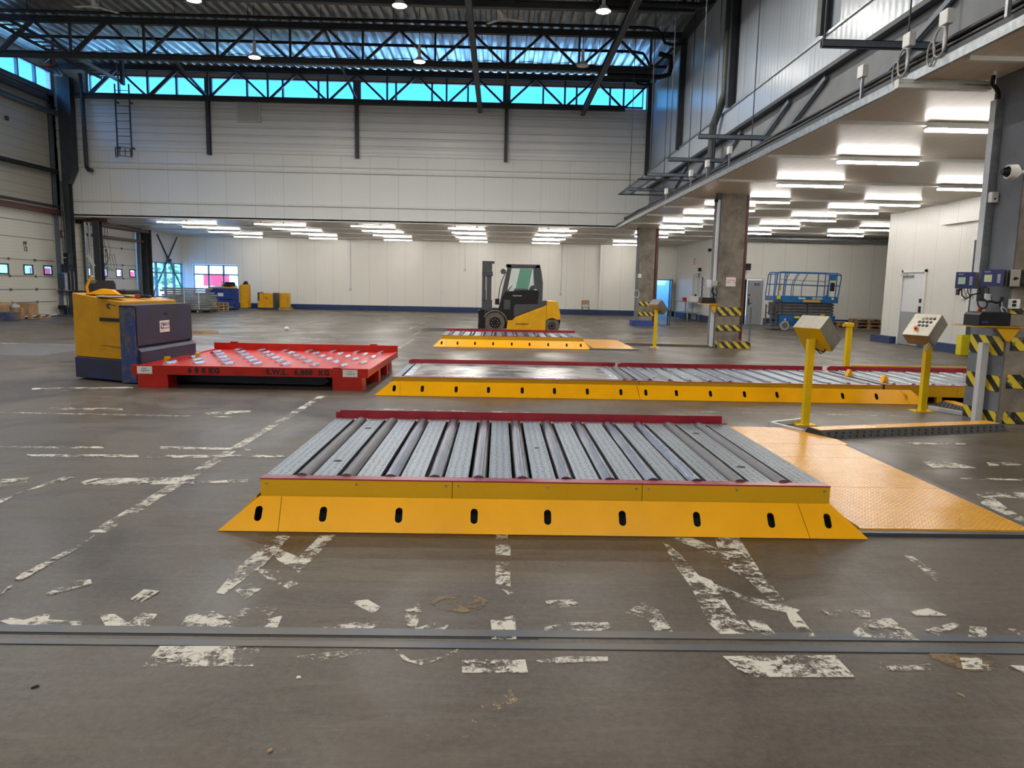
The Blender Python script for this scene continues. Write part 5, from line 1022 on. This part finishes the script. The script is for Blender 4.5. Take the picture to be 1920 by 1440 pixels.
# ================================================================== tow tractor
def tractor(lb, loc, rz, far=False):
    t = thing('tow_tractor', lb, 'industrial truck', loc, rz, None)
    # local: load face looks along +x, width along y (0 .. 1.75)
    Wd = 1.75
    bl = 'blue_far' if far else 'blue_veh'
    for a_ in (0, Wd - .06): MB().prism([(0, 0.02), (0, 1.125), (.05, 1.14), (.22, 1.125), (.22, .02)], 1, a_, a_ + .06).build('shield_cheek', 'blue_scr' if not far else bl, t)
    MB().box(.02, .2, .06, Wd - .06, .02, 1.1).build('shield_core', 'black', t)
    up = MB().box(.2, .235, .04, Wd - .02, .56, 1.12).build('upper_panel', bl, t); 
    MB().box(.235, .238, .82, .93, .98, 1.02).build('finger_hole', 'black', up)
    MB().prism([(.2, .04), (.27, .04), (.27, .47), (.2, .535)], 1, .06, Wd + .03).build('lower_panel', bl, t)
    for y in (.14, Wd - .2): MB().box(.27, .273, y, y + .06, .16, .3).build('fork_slot', 'black', t)
    MB().box(.0, .23, .0, Wd, 1.12, 1.15).build('top_cap', bl, t)
    lg = MB().box(.2355, .2385, .68, .98, .72, .90).build('logo_plate', 'foam', up)
    if not far:
        text('logo_text', 'SACO', .075, (.2395, .88, .84), RIGHTW, 'indigo', up, ext=.0006, bold=.002); text('logo_text', 'RITS GROEP', .032, (.2395, .88, .78), RIGHTW, 'ink', up, ext=.0006)
        MB().tube([(.2395, .75 + .035 * math.cos(a), .83 + .035 * math.sin(a)) for a in [PI * k / 8 - .4 for k in range(9)]], .008, 6).tube([(.2395, .75 - .035 * math.cos(a), .81 - .03 * math.sin(a)) for a in [PI * k / 8 - .4 for k in range(9)]], .008, 6).build('logo_swirl', 'indigo', up)
    # yellow body with tapered plan
    plan = [(0, .06), (0, Wd - .06), (-.95, 1.35), (-.95, .42)]
    def loft(zs, name, mat, inset=0, tops=None):
        mb = MB(); n = 4; vs = []
        for i, z in enumerate(zs):
            for j, (x, y) in enumerate(plan):
                zz = z if not isinstance(z, tuple) else z[0] if x > -.5 else z[1]
                vs.append((x - (inset if x > -.5 else -inset), y + (inset if y < .8 else -inset), zz))
        mb.add(vs, [(0, 1, 2, 3)[::-1], (4, 5, 6, 7)] + [(i, (i + 1) % 4, 4 + (i + 1) % 4, 4 + i) for i in range(4)]); return mb.build(name, mat, t, bev=.012)
    loft([.35, (1.2, 1.31)], 'body_shell', 'yellow_trac'); loft([.03, .345], 'skirt', 'blue_far' if far else 'blue_veh', -.01)
    MB().prism([(-.95, .62), (.0, .38), (0, .375), (-.95, .615)], 2, .0, .001).build('skirt_line', 'steel_dk', t)
    # seams on the yellow side
    MB().bar((-.9, .425, .56), (-.02, .06, .53), .012, .008).bar((-.88, .425, .93), (-.6, .31, .93), .012, .01).bar((-.72, .355, 1.2), (-.72, .355, .92), .008, .012).bar((-.72, .355, 1.2), (-.1, .095, 1.14), .008, .012).build('seam', 'steel_dk', t)
    MB().bar((-.42, .22, .93), (-.01, .05, .93), .02, .05).build('vent_slot', 'black', t)
    MB().tube([(-.22 + .035 * math.cos(a), .145, 1.13 + .035 * math.sin(a)) for a in [2 * PI * k / 14 for k in range(14)]], .012, 6, closed=True).build('key_ring', 'steel_dk', t)
    MB().box(-.07, -.02, .1, .14, 1.1, 1.2).build('hook', 'steel_dk', t)
    # seat and steering arm
    MB().box(-.75, -.3, .72, 1.2, 1.29, 1.36, bev=.02).build('seat', 'blackp', t); MB().prism([(.66, 1.27), (1.28, 1.27), (1.25, 1.45), (1.2, 1.5), (.76, 1.5), (.7, 1.45)], 0, -.86, -.76).build('seat_back', 'black', t)
    MB().tube([(-.78, .55, 1.28), (-.8, .55, 1.4), (-.75, .55, 1.5), (-.7, .55, 1.56)], .02, 8).build('control_lever', 'yellow_veh', t); MB().cyl((-.83, .6, 1.4), (-.8, .6, 1.5), .02, 8).build('lever_grip', 'blackp', t)
    # load platform under the pallet
    if not far: MB().prism([(.2, .02), (2.9, .02), (3.0, .08), (2.9, .16), (.2, .16)], 1, .25, 1.45).build('load_platform', 'blue_veh' if not far else 'steel_dk', t)
    for y in (.25, Wd - .35): MB().cyl((-.2, y, .12), (-.2, y + .1, .12), .12, 14).build('wheel', 'rubber', t)
    return t
tractor('yellow and dark blue tow tractor with a worn shield behind the red pallet', (-5.5, 10.72, 0), math.radians(-3))
t = thing('envelope', 'orange padded envelope lying on the hood of the near tow tractor', 'envelope', (-6.0, 11.3, 1.29), .3); MB().prism([(-.24, 0), (.22, 0), (.12, .07), (-.02, .085)], 1, -.14, .14).build('envelope_body', 'yellow', t)
t = thing('paper_sheet', 'white papers on the hood of the near tow tractor', 'paper', (-5.8, 11.02, 1.262), .2); MB().box(-.15, .18, -.1, .12, 0, .012).build('sheet', 'foam', t); MB().box(-.12, .24, -.14, .02, -.004, .004).build('folder', 'grey_dark', t)
t = thing('handset', 'dark handheld device on the front of the tractor hood', 'device', (-5.62, 11.7, 1.235), .1); MB().box(-.1, .12, -.05, .05, 0, .05, bev=.012).build('body', 'blackp', t); MB().box(-.1, -.02, -.055, .0, .01, .04).build('grip', 'redsign', t)
t = thing('glove', 'dark glove near the rear of the tractor hood', 'glove', (-6.42, 11.5, 1.308), .1); MB().box(-.1, .1, -.04, .04, 0, .035, bev=.014).build('palm', 'blackp', t); MB().cyl((.1, .06, 0), (.1, .06, .07), .03, 10).build('cuff', 'blackp', t)
tractor('far blue and yellow tow tractor parked by the corner window', (-16.0, 40.6, 0), math.radians(-90), True)
t = thing('cargo_case', 'tall yellow machine column at the right end of the far blue tractor', 'machine', (-14.0, 40.9, 0)); MB().box(-.2, .2, -.3, .3, .1, 1.38, bev=.03).build('body', 'yellow_veh', t); MB().box(-.24, -.2, -.25, .25, .2, 1.3).build('side_groove', 'brown', t); MB().prism([(-.12, 1.38), (.16, 1.38), (.1, 1.56), (.0, 1.56)], 1, -.1, .1).build('head', 'blackp', t)
t.name = 'machine_column'
t = thing('steel_ramp', 'dark steel plate lying before the far blue tractor', 'ramp', (-15.1, 39.4, 0)); MB().prism([(-.9, 0), (.7, 0), (.9, .16), (.75, .2), (-.85, .06)], 1, -.4, .4).build('plate', 'steel_mid', t)
# stack of grey frames on a pallet
st = thing('frame_stack', 'banded stack of grey aluminium frames before the far corner windows', 'stack', (-15.1, 36.2, 0))
for k in range(10):
    o = .12 * math.sin(k * 2.1) * (1 if k > 6 else .25); L_ = 1.15 - (.22 if k > 6 else 0)
    mb = MB(); z = .16 + .105 * k; mb.box(-L_ + o - (.2 if k > 6 else 0), L_ + o - (.25 if k > 7 else .0), -.45, -.38, z, z + .075).box(-L_ + o, L_ + o, .38, .45, z, z + .075)
    for q in range(5): mb.box(-L_ + o + q * (2 * L_ - .08) / 4, -L_ + o + q * (2 * L_ - .08) / 4 + .08, -.38, .38, z + .005, z + .07)
    mb.build('frame', 'stack', st)
MB().box(-1.1, 1.1, -.5, .5, .1, .16).box(-.9, -.7, -.5, .5, 0, .1).box(.6, .8, -.5, .5, 0, .1).box(-.1, .1, -.5, .5, 0, .1).build('base', 'steel_dk', st)
for x in (-.1, .6): MB().box(x, x + .03, -.455, -.445, .16, 1.15).build('band', 'foam', st)
# block pallets beside the stack
p1 = pallet('lower pallet of three between the frame stack and far blue tractor', (-14.6, 38.2, 0), 1.5, 'three stacked pallets near the far tractor')
for k, nm in ((1, 'middle'), (2, 'top')):
    c = copy_tree(p1); c.location = (-14.6, 38.2, .145 * k); c['label'] = nm + ' pallet of three between the frame stack and far blue tractor'
t = thing('wood_plank', 'short pale plank lying on the floor right of the tractor shield', 'plank', (-8.6, 21.6, 0), .3); MB().box(-.35, .35, -.07, .07, 0, .08).build('plank_body', 'wood', t)
# small yellow machine pair by the far wall
t = thing('pallet_truck', 'small yellow electric truck with a grey back standing by the far wall', 'industrial truck', (-12.95, 41.6, 0)); MB().prism([(-.5, .12), (.35, .12), (.35, .86), (-.1, .93), (-.5, .9)], 1, -.35, .35).build('body', 'yellow_veh', t); MB().box(.35, .5, -.36, .36, .12, .95).box(-.5, -.4, -.36, .36, .5, .96).build('back_cover', 'grey_dark', t); MB().box(-.1, .05, -.355, -.35, .6, .65).build('badge', 'redsign', t); MB().box(-.55, .6, -.3, .3, .03, .12).build('base', 'blue_far', t)
t = thing('pallet_truck', 'second small yellow truck directly right of the grey backed one', 'industrial truck', (-11.98, 41.6, 0)); MB().box(-.2, .18, -.35, .35, .14, .95, bev=.03).build('body', 'yellow_veh', t); MB().box(-.28, -.2, -.3, .3, .14, .93).build('back_cover', 'yellow_dull', t); MB().box(.181, .185, -.3, -.2, .5, .8).build('label_strip', 'redsign', t)
MB().box(-.3, .3, -.4, .4, .0, .13).build('base', 'wood', t)
# boxes by the left dock door
bx_ = [(-17.9, 26.55, 0, .5, .5, .5, 'card', 'big cardboard box at the left edge beside the dock door'), (-17.75, 27.08, .0, .35, .22, .4, 'card', 'flat cardboard box standing left of the pallet'), (-17.7, 27.36, 0, .3, .2, .42, 'card', 'narrow cardboard box standing against the pallet'), (-17.8, 28.05, .145, .45, .55, .42, 'card', 'cardboard box on the wooden pallet by the dock door')]
for x, y, z, dx, dy, dz, m_, lb in bx_:
    t = thing('cardboard_box', lb, 'box', (x, y, z), 0, 'cardboard boxes by the dock door'); MB().box(-dx / 2, dx / 2, -dy / 2, dy / 2, 0, dz).build('carton', m_, t); MB().box(-dx / 2 - .003, dx / 2 + .003, -.03, .03, dz - .1, dz + .003).build('tape', 'wood', t)
    if dz == .5: MB().bar((0, dy / 2, dz), (-.05, dy / 2 + .2, dz + .12), dx, .01).build('flap', 'wood', t)
pallet('wooden pallet under a cardboard box by the left dock door', (-17.75, 28.1, 0), PI / 2)
t = thing('plastic_bag', 'pale plastic bag on top of the boxes at the left edge', 'bag', (-17.75, 27.13, .405)); MB().box(-.15, .15, -.14, .2, 0, .12, bev=.04).build('bag_body', 'grey_pvc', t)
t = thing('plastic_crate', 'dark teal crate under the box at the left edge', 'crate', (-17.4, 26.35, 0)); MB().box(-.2, .2, -.25, .25, 0, .3, bev=.01).build('crate_body', 'blue_scr', t)
t = thing('dock_light', 'dark lamp box low at the right side of the first dock door', 'lamp', (XL + .25, 30.9, .25)); MB().box(-.15, .1, -.12, .12, 0, .16, bev=.02).build('housing', 'blackp', t)

# ================================================================== forklift
fk = thing('forklift', 'yellow and charcoal forklift facing left with long forks near the floor', 'forklift', (0, 25.1, 0))
Y0, Y1 = -.58, .58
def fx(a): return (a / 8.47 - 54) / 55.8
def fz(a): return (1290 - a) / 472.0
def P2(*pp): return [(fx(a), fz(b)) for a, b in pp]
MB().prism(P2((590, 1252), (600, 1092), (680, 1092), (720, 1040), (1215, 845), (1205, 1252)), 1, Y0, Y1).build('lower_body', 'yellow_veh', fk, bev=.015)
MB().prism(P2((1212, 782), (1230, 770), (1375, 778), (1395, 800), (1440, 985), (1440, 1072), (1212, 1085)), 1, Y0 + .02, Y1 - .02).build('counterweight', 'yellow_veh', fk, bev=.03)
MB().prism(P2((700, 1035), (700, 870), (730, 838), (1070, 832), (1080, 770), (1220, 770), (1218, 842)), 1, Y0 + .01, Y1 - .01).build('side_cover', 'grey_dark', fk, bev=.01)
MB().prism(P2((450, 935), (520, 700), (570, 640), (1060, 610), (1090, 640), (1075, 838), (720, 842), (700, 1040), (680, 1085), (590, 1085), (560, 1000)), 1, Y0 + .015, Y1 - .015).build('cab_door', 'blackp', fk, bev=.01)
MB().box(fx(540), fx(640), Y0 + .008, Y0 + .016, fz(920), fz(770)).build('door_window', 'grey_dark', fk); MB().box(fx(680), fx(820), Y0 + .006, Y0 + .014, fz(712), fz(696)).build('door_handle', 'galv', fk)
for s_ in (Y0 + .03, Y1 - .09):
    MB().prism(P2((455, 940), (478, 940), (590, 640), (655, 262), (640, 222), (575, 215), (560, 235), (590, 262), (520, 600)), 1, s_, s_ + .06).build('front_pillar', 'grey_dark', fk)
    MB().prism(P2((1015, 262), (1030, 235), (1095, 215), (1125, 330), (1150, 500), (1150, 775), (1085, 775), (1085, 600), (1060, 590), (1040, 600)), 1, s_, s_ + .06).build('rear_pillar', 'grey_dark', fk)
    MB().prism(P2((570, 215), (1095, 213), (1100, 262), (590, 266)), 1, s_, s_ + .06).build('roof_rail', 'grey_dark', fk)
MB().prism(P2((600, 218), (1095, 213), (1100, 240), (610, 248)), 1, Y0 + .09, Y1 - .09).build('roof_panel', 'blackp', fk)
MB().prism(P2((605, 630), (660, 268), (1018, 268), (1040, 605)), 1, Y0 + .055, Y0 + .065).build('side_glass', 'glass', fk)
MB().prism(P2((730, 600), (800, 268), (1005, 268), (940, 610)), 1, Y1 - .07, Y1 - .05).build('tinted_glass', 'glass_g', fk)
MB().box(fx(1090), fx(1120), Y0 + .1, Y1 - .1, fz(470), fz(330)).build('rear_glass', 'glass_g', fk)
MB().box(fx(700), fx(930), -.22, .22, 1.05, 1.48, bev=.04).prism(P2((920, 640), (975, 545), (1010, 535), (1030, 560), (1010, 640)), 1, -.22, .22).build('seat', 'blackp', fk)
MB().cyl((fx(650), -.1, 1.12), (fx(600), -.1, 1.42), .03).tube([(fx(630) + .14 * math.cos(a) * .5, -.1 + .17 * math.sin(a), 1.47 + .14 * math.cos(a) * .7) for a in [2 * PI * k / 16 for k in range(16)]], .015, 6, closed=True).build('steering_wheel', 'blackp', fk)
for y in (-.42, .32):
    MB().box(fx(190), fx(250), y, y + .1, .06, fz(172)).build('mast_rail', 'grey_dark', fk); MB().box(fx(262), fx(335), y + .015, y + .085, .1, fz(400)).build('inner_mast_rail', 'grey_dark', fk)
MB().box(fx(188), fx(355), -.44, .44, fz(400), fz(330)).box(fx(188), fx(380), -.44, .44, fz(200), fz(172)).box(fx(195), fx(345), -.435, -.37, fz(329), fz(201)).build('mast_frame', 'grey_dark', fk); MB().box(fx(200), fx(350), -.42, .42, fz(940), fz(780)).box(fx(200), fx(345), -.44, -.36, fz(950), fz(790)).build('mast_base', 'grey_dark', fk)
MB().cyl((fx(290), -.3, .1), (fx(290), -.3, fz(430)), .035).cyl((fx(290), .3, .1), (fx(290), .3, fz(430)), .035).cyl((fx(310), 0, .3), (fx(310), 0, fz(500)), .05).build('lift_cylinder', 'blackp', fk)
MB().box(fx(243), fx(248), -.43, -.42, fz(630), fz(415)).build('mast_label', 'grey_pvc', fk)
MB().box(fx(135), fx(180), -.5, .5, fz(1000), fz(950)).box(fx(135), fx(180), -.5, .5, fz(1200), fz(1150)).box(fx(150), fx(235), -.46, -.38, fz(1230), fz(930)).box(fx(150), fx(235), .38, .46, fz(1230), fz(930)).build('fork_carriage', 'blackp', fk)
for y in (-.42, .28):
    MB().prism([(fx(135), fz(950)), (fx(160), fz(950)), (fx(160), .025), (-2.62, .03), (-2.62, .045), (fx(135), .075)], 1, y, y + .14).build('fork', 'steel_dk', fk)
def wheel(par, c, r, wd, tyre, hubr):
    o = MB().cyl((c[0], c[1] - wd / 2, c[2]), (c[0], c[1] + wd / 2, c[2]), r, 32).build('wheel', tyre, par, bev=.02)
    MB().cyl((c[0], c[1] - wd / 2 - .012, c[2]), (c[0], c[1] - wd / 2 + .01, c[2]), hubr, 24).build('hub', 'blackp', o)
    for k in range(8): a = k * PI / 4; MB().cyl((c[0] + hubr * .62 * math.cos(a), c[1] - wd / 2 - .025, c[2] + hubr * .62 * math.sin(a)), (c[0] + hubr * .62 * math.cos(a), c[1] - wd / 2 - .01, c[2] + hubr * .62 * math.sin(a)), .014, 8).build('wheel_nut', 'galv', o)
    tr_ = MB(); n = 30
    for k in range(n):
        a = 2 * PI * k / n; tr_.bar((c[0] + (r + .0) * math.cos(a), c[1] - wd / 2 + .0, c[2] + (r + .0) * math.sin(a)), (c[0] + r * math.cos(a + .1), c[1] + wd / 2, c[2] + r * math.sin(a + .1)), .03, .018, up=(math.cos(a), 0, math.sin(a)))
    tr_.build('tread', tyre, o); return o
for y in (-.47, .47): wheel(fk, (-.11, y, .335), .325, .24, 'tyre_dusty', .19)
for y in (-.45, .45): wheel(fk, (1.80, y, .265), .255, .22, 'tyre_dusty', .12)
MB().tube([(-.11 + .4 * math.cos(a), -.585, .33 + .4 * math.sin(a)) for a in [PI * k / 12 * .9 + .1 for k in range(12)]], .025, 6).tube([(-.11 + .4 * math.cos(a), .585, .33 + .4 * math.sin(a)) for a in [PI * k / 12 * .9 + .1 for k in range(12)]], .025, 6).build('mudguard', 'tyre_dusty', fk)
MB().cyl((fx(520), Y0 + .0, fz(330)), (fx(535), Y0 + .1, fz(330)), .09, 16, r2=.07).bar((fx(540), Y0 + .06, fz(340)), (fx(590), Y0 + .06, fz(345)), .03, .03).build('work_light', 'grey_dark', fk)
MB().box(fx(400), fx(470), Y0, Y0 + .15, fz(850), fz(755), bev=.02).build('mirror', 'blackp', fk); MB().tube([(fx(450), Y0 + .05, fz(780)), (fx(470), Y0 + .05, fz(600)), (fx(500), Y0 + .05, fz(480)), (fx(560), Y0 + .05, fz(340))], .014, 6).build('mirror_arm', 'blackp', fk)
MB().box(-.35, .1, -.3, .3, .3, .62).box(.0, 1.9, -.4, .4, .14, .5).build('chassis', 'blackp', fk)
MB().box(fx(1400), fx(1450), -.3, .3, fz(1150), fz(1075)).build('tow_pin', 'blackp', fk)
text('brand_text', 'JUNGHEINRICH', .062, (fx(835), Y0 - .003, fz(1148)), (PI / 2, 0, 0), 'ink', fk, shear=.4, bold=.002)
MB().bar((fx(710), Y0 - .002, fz(1215)), (fx(1180), Y0 - .002, fz(1185)), .004, .012).build('body_crease', 'yellow_dull', fk)

# ================================================================== scissor lift
sl = thing('scissor_lift', 'blue scissor lift with folded grey arms by the grey door wall', 'scissor lift', (11.1, 29.6, 0))
def sx_(a): return (a - 160) / 477.5
def sz_(a): return (1220 - a) / 477.5
MB().box(sx_(370), sx_(1445), 0, 1.1, sz_(680), sz_(555)).build('platform', 'blue_lift', sl); MB().box(sx_(195), sx_(370), .05, 1.05, sz_(650), sz_(560)).build('extension_deck', 'blue_lift', sl)
MB().box(sx_(250), sx_(325), .04, .05, sz_(615), sz_(545)).build('warning_label', 'yl', sl); MB().box(sx_(760), sx_(1095), -.006, 0, sz_(668), sz_(625)).build('id_label', 'yellow_dull', sl)
text('brand_text', 'Genie', .125, (sx_(730), -.004, sz_(592)), FRONT, 'foam', sl, bold=.004, shear=.1, ext=.002); text('brand_text', 'GS-3246', .12, (sx_(1030), -.004, sz_(594)), FRONT, 'foam', sl, bold=.004, shear=.1, ext=.002)
MB().box(sx_(1315), sx_(1355), -.004, 0, sz_(615), sz_(570)).build('label', 'foam', sl)
def rail(name, pts, r=.02): return MB().tube(pts, r, 8).build(name, 'blue_lift', sl)
for y in (.03, 1.07):
    rail('guard_rail', [(sx_(205), y, sz_(560)), (sx_(240), y, sz_(150)), (sx_(265), y, sz_(105)), (sx_(320), y, sz_(98)), (sx_(1400), y, sz_(104)), (sx_(1470), y, sz_(130)), (sx_(1478), y, sz_(200)), (sx_(1440), y, sz_(560))], .022)
    rail('mid_rail', [(sx_(220), y, sz_(330)), (sx_(1465), y, sz_(350))], .015)
    for a, b in ((270, 290), (370, 385), (395, 420), (1240, 1250), (1385, 1395)): rail('upright', [(sx_(a), y, sz_(555)), (sx_(b), y, sz_(104))], .022)
    for a in (555, 720): rail('upright', [(sx_(a), y, sz_(555)), (sx_(a + 5), y, sz_(330)), (sx_(a + 25), y, sz_(270)), (sx_(a + 110), y, sz_(108))], .016)
for a, b in ((240, 205), (1478, 1445)):
    rail('end_rail', [(sx_(a), .03, sz_(140)), (sx_(a), 1.07, sz_(140))], .02); rail('end_rail', [(sx_(a) - .02, .03, sz_(340)), (sx_(a) - .02, 1.07, sz_(340))], .015)
MB().box(sx_(1255), sx_(1370), -.02, .12, sz_(240), sz_(120), bev=.02).build('control_box', 'blue_lift', sl); MB().box(sx_(1285), sx_(1350), -.03, .1, sz_(450), sz_(285), bev=.01).build('manual_box', 'blackp', sl); MB().box(sx_(1300), sx_(1340), -.02, .04, sz_(550), sz_(450)).build('papers', 'foam', sl)
for k in range(4):
    z1 = sz_(690 + 58 * k); z0 = z1 - .105
    for y in (.08, .98): MB().box(sx_(300), sx_(1388), y, y + .06, z0, z1 - .01).build('scissor_arm', 'grey_lift', sl)
    mb = MB()
    for a in (375, 865, 1360): mb.cyl((sx_(a), .05, z0 + .05), (sx_(a), 1.08, z0 + .05), .025, 10)
    mb.build('pivot_pin', 'blackp', sl)
MB().box(sx_(250), sx_(1385), .2, .9, .6, sz_(685)).build('arm_core', 'steel_dk', sl)
MB().box(sx_(330), sx_(1425), .06, 1.04, .34, sz_(925)).prism([(sx_(330), .12), (sx_(560), .12), (sx_(560), .4), (sx_(330), .4)], 1, .15, .9).box(sx_(560), sx_(1390), .1, 1.0, .16, .4).build('chassis', 'blue_lift', sl)
MB().box(sx_(430), sx_(462), .054, .06, sz_(1030), sz_(995)).box(sx_(1320), sx_(1350), .054, .06, sz_(1020), sz_(985)).build('label', 'foam', sl); MB().box(sx_(620), sx_(725), .0, .06, sz_(985), sz_(945), bev=.01).box(sx_(1130), sx_(1210), .0, .06, sz_(935), sz_(900), bev=.01).build('lift_point', 'yl', sl)
for x in (sx_(440), sx_(1290)):
    for y in (.1, .99):
        w0 = MB().cyl((x, y - .07, .195), (x, y + .07, .195), .19, 24).build('wheel', 'galv', sl, bev=.012); MB().cyl((x, y - .08, .195), (x, y - .06, .195), .12, 20).build('hub', 'grey_lift', w0)
        w0.data.materials.clear(); w0.data.materials.append(M['grey_pvc2'] if 'grey_pvc2' in M else M['cable'])
for y in (.15, .75): MB().box(sx_(170), sx_(195), y, y + .05, .1, 1.03).box(sx_(270), sx_(300), y, y + .05, .1, 1.05).build('ladder_side', 'grey_lift', sl)
for k in range(4): MB().box(sx_(172), sx_(300), .15, .8, .2 + .24 * k, .23 + .24 * k).build('ladder_step', 'grey_lift', sl)
MB().box(sx_(175), sx_(340), .1, .95, .06, .14).build('pothole_guard', 'grey_lift', sl)

# ================================================================== outside the windows
box('ground_outside', 'outside', (-60, XL - .2, 0, 80, -1.2, -1.15), kind='structure'); box('ground_outside', 'outside', (XL - .2, 30, YF + .2, 80, -1.2, -1.15), kind='structure')
def truck(lb, loc, rz):
    t = thing('lorry_trailer', lb, 'truck', loc, rz, 'white lorry trailers outside'); MB().box(-6.5, 6.5, 0, 2.5, 0.1, 2.9).build('trailer_box', 'white_pl', t); MB().box(-6.5, 6.5, .1, 2.4, -.3, .1).build('underframe', 'steel_dk', t)
    for k in range(4): MB().box(-5.2 + 2.8 * k, -3.4 + 2.8 * k, -.01, 0, 1.2, 2.0).build('red_lettering', 'pink', t)
    for x in (-5, -3.8, 4): MB().cyl((x, .05, -.65), (x, .35, -.65), .5, 18).build('wheel', 'rubber', t)
    return t
truck('white trailer with red lettering seen through the left corner windows', (-22.5, 41, 0), math.radians(90)); truck('white trailer with red marking seen through the far wall window', (-15.5, 52, 0), 0)
def tree(lb, loc, s):
    t = thing('tree', lb, 'tree', loc, 0, 'green trees outside'); MB().cyl((0, 0, 0), (0, 0, 3 * s), .15 * s, 8).build('trunk', 'brown', t)
    rr = random.Random(int(loc[0] * 10)); mb = MB()
    for k in range(420):
        a = rr.random() * 2 * PI; r = 2.2 * s * rr.random() ** .5; z = 2.2 * s + 3.2 * s * rr.random(); p = Vector((r * math.cos(a), r * math.sin(a), z)); q = Vector((rr.uniform(-1, 1), rr.uniform(-1, 1), rr.uniform(-1, 1))).normalized() * .32 * s; u = q.orthogonal() * .8
        mb.add([p - q, p + u, p + q, p - u], [(0, 1, 2, 3)])
    mb.build('foliage', 'green', t)
for i, (x, y) in enumerate(((-29, 46), (-30, 52), (-27, 58), (-22.5, 64), (-20.5, 58), (-16.5, 60))): tree('leafy green tree outside behind the trailers, %s one' % ['first', 'second', 'third', 'fourth', 'fifth', 'sixth'][i], (x, y, -1.15), .9)

# bits of litter on the bare floor
for x, y, a, L_, lb, m_ in ((-.75, 2.67, .3, .018, 'tiny pale chip on the bare floor left of centre', 'foam'), (1.8, 2.59, -.9, .03, 'small pale splinter at the lower right of the floor', 'wood'), (-.72, 2.22, .8, .02, 'small pale splinter at the bottom left of centre', 'wood'), (-1.71, 2.59, .8, .028, 'small dark splinter at the lower left of the floor', 'rubber')):
    t = thing('floor_debris', lb, 'debris', (x, y, .0005), a, None); MB().prism([(-L_ / 2, 0), (L_ / 2, 0), (L_ * .3, .006), (-L_ * .4, .005)], 1, -.003, .004 if L_ > .025 else .008).build('chip', m_, t)
t = thing('paper_cup', 'small white cup lying on the far floor left of the forklift', 'cup', (-6.85, 23.8, 0)); MB().cyl((-.06, 0, .05), (.06, 0, .06), .045, 12, r2=.06).build('cup_body', 'foam', t)
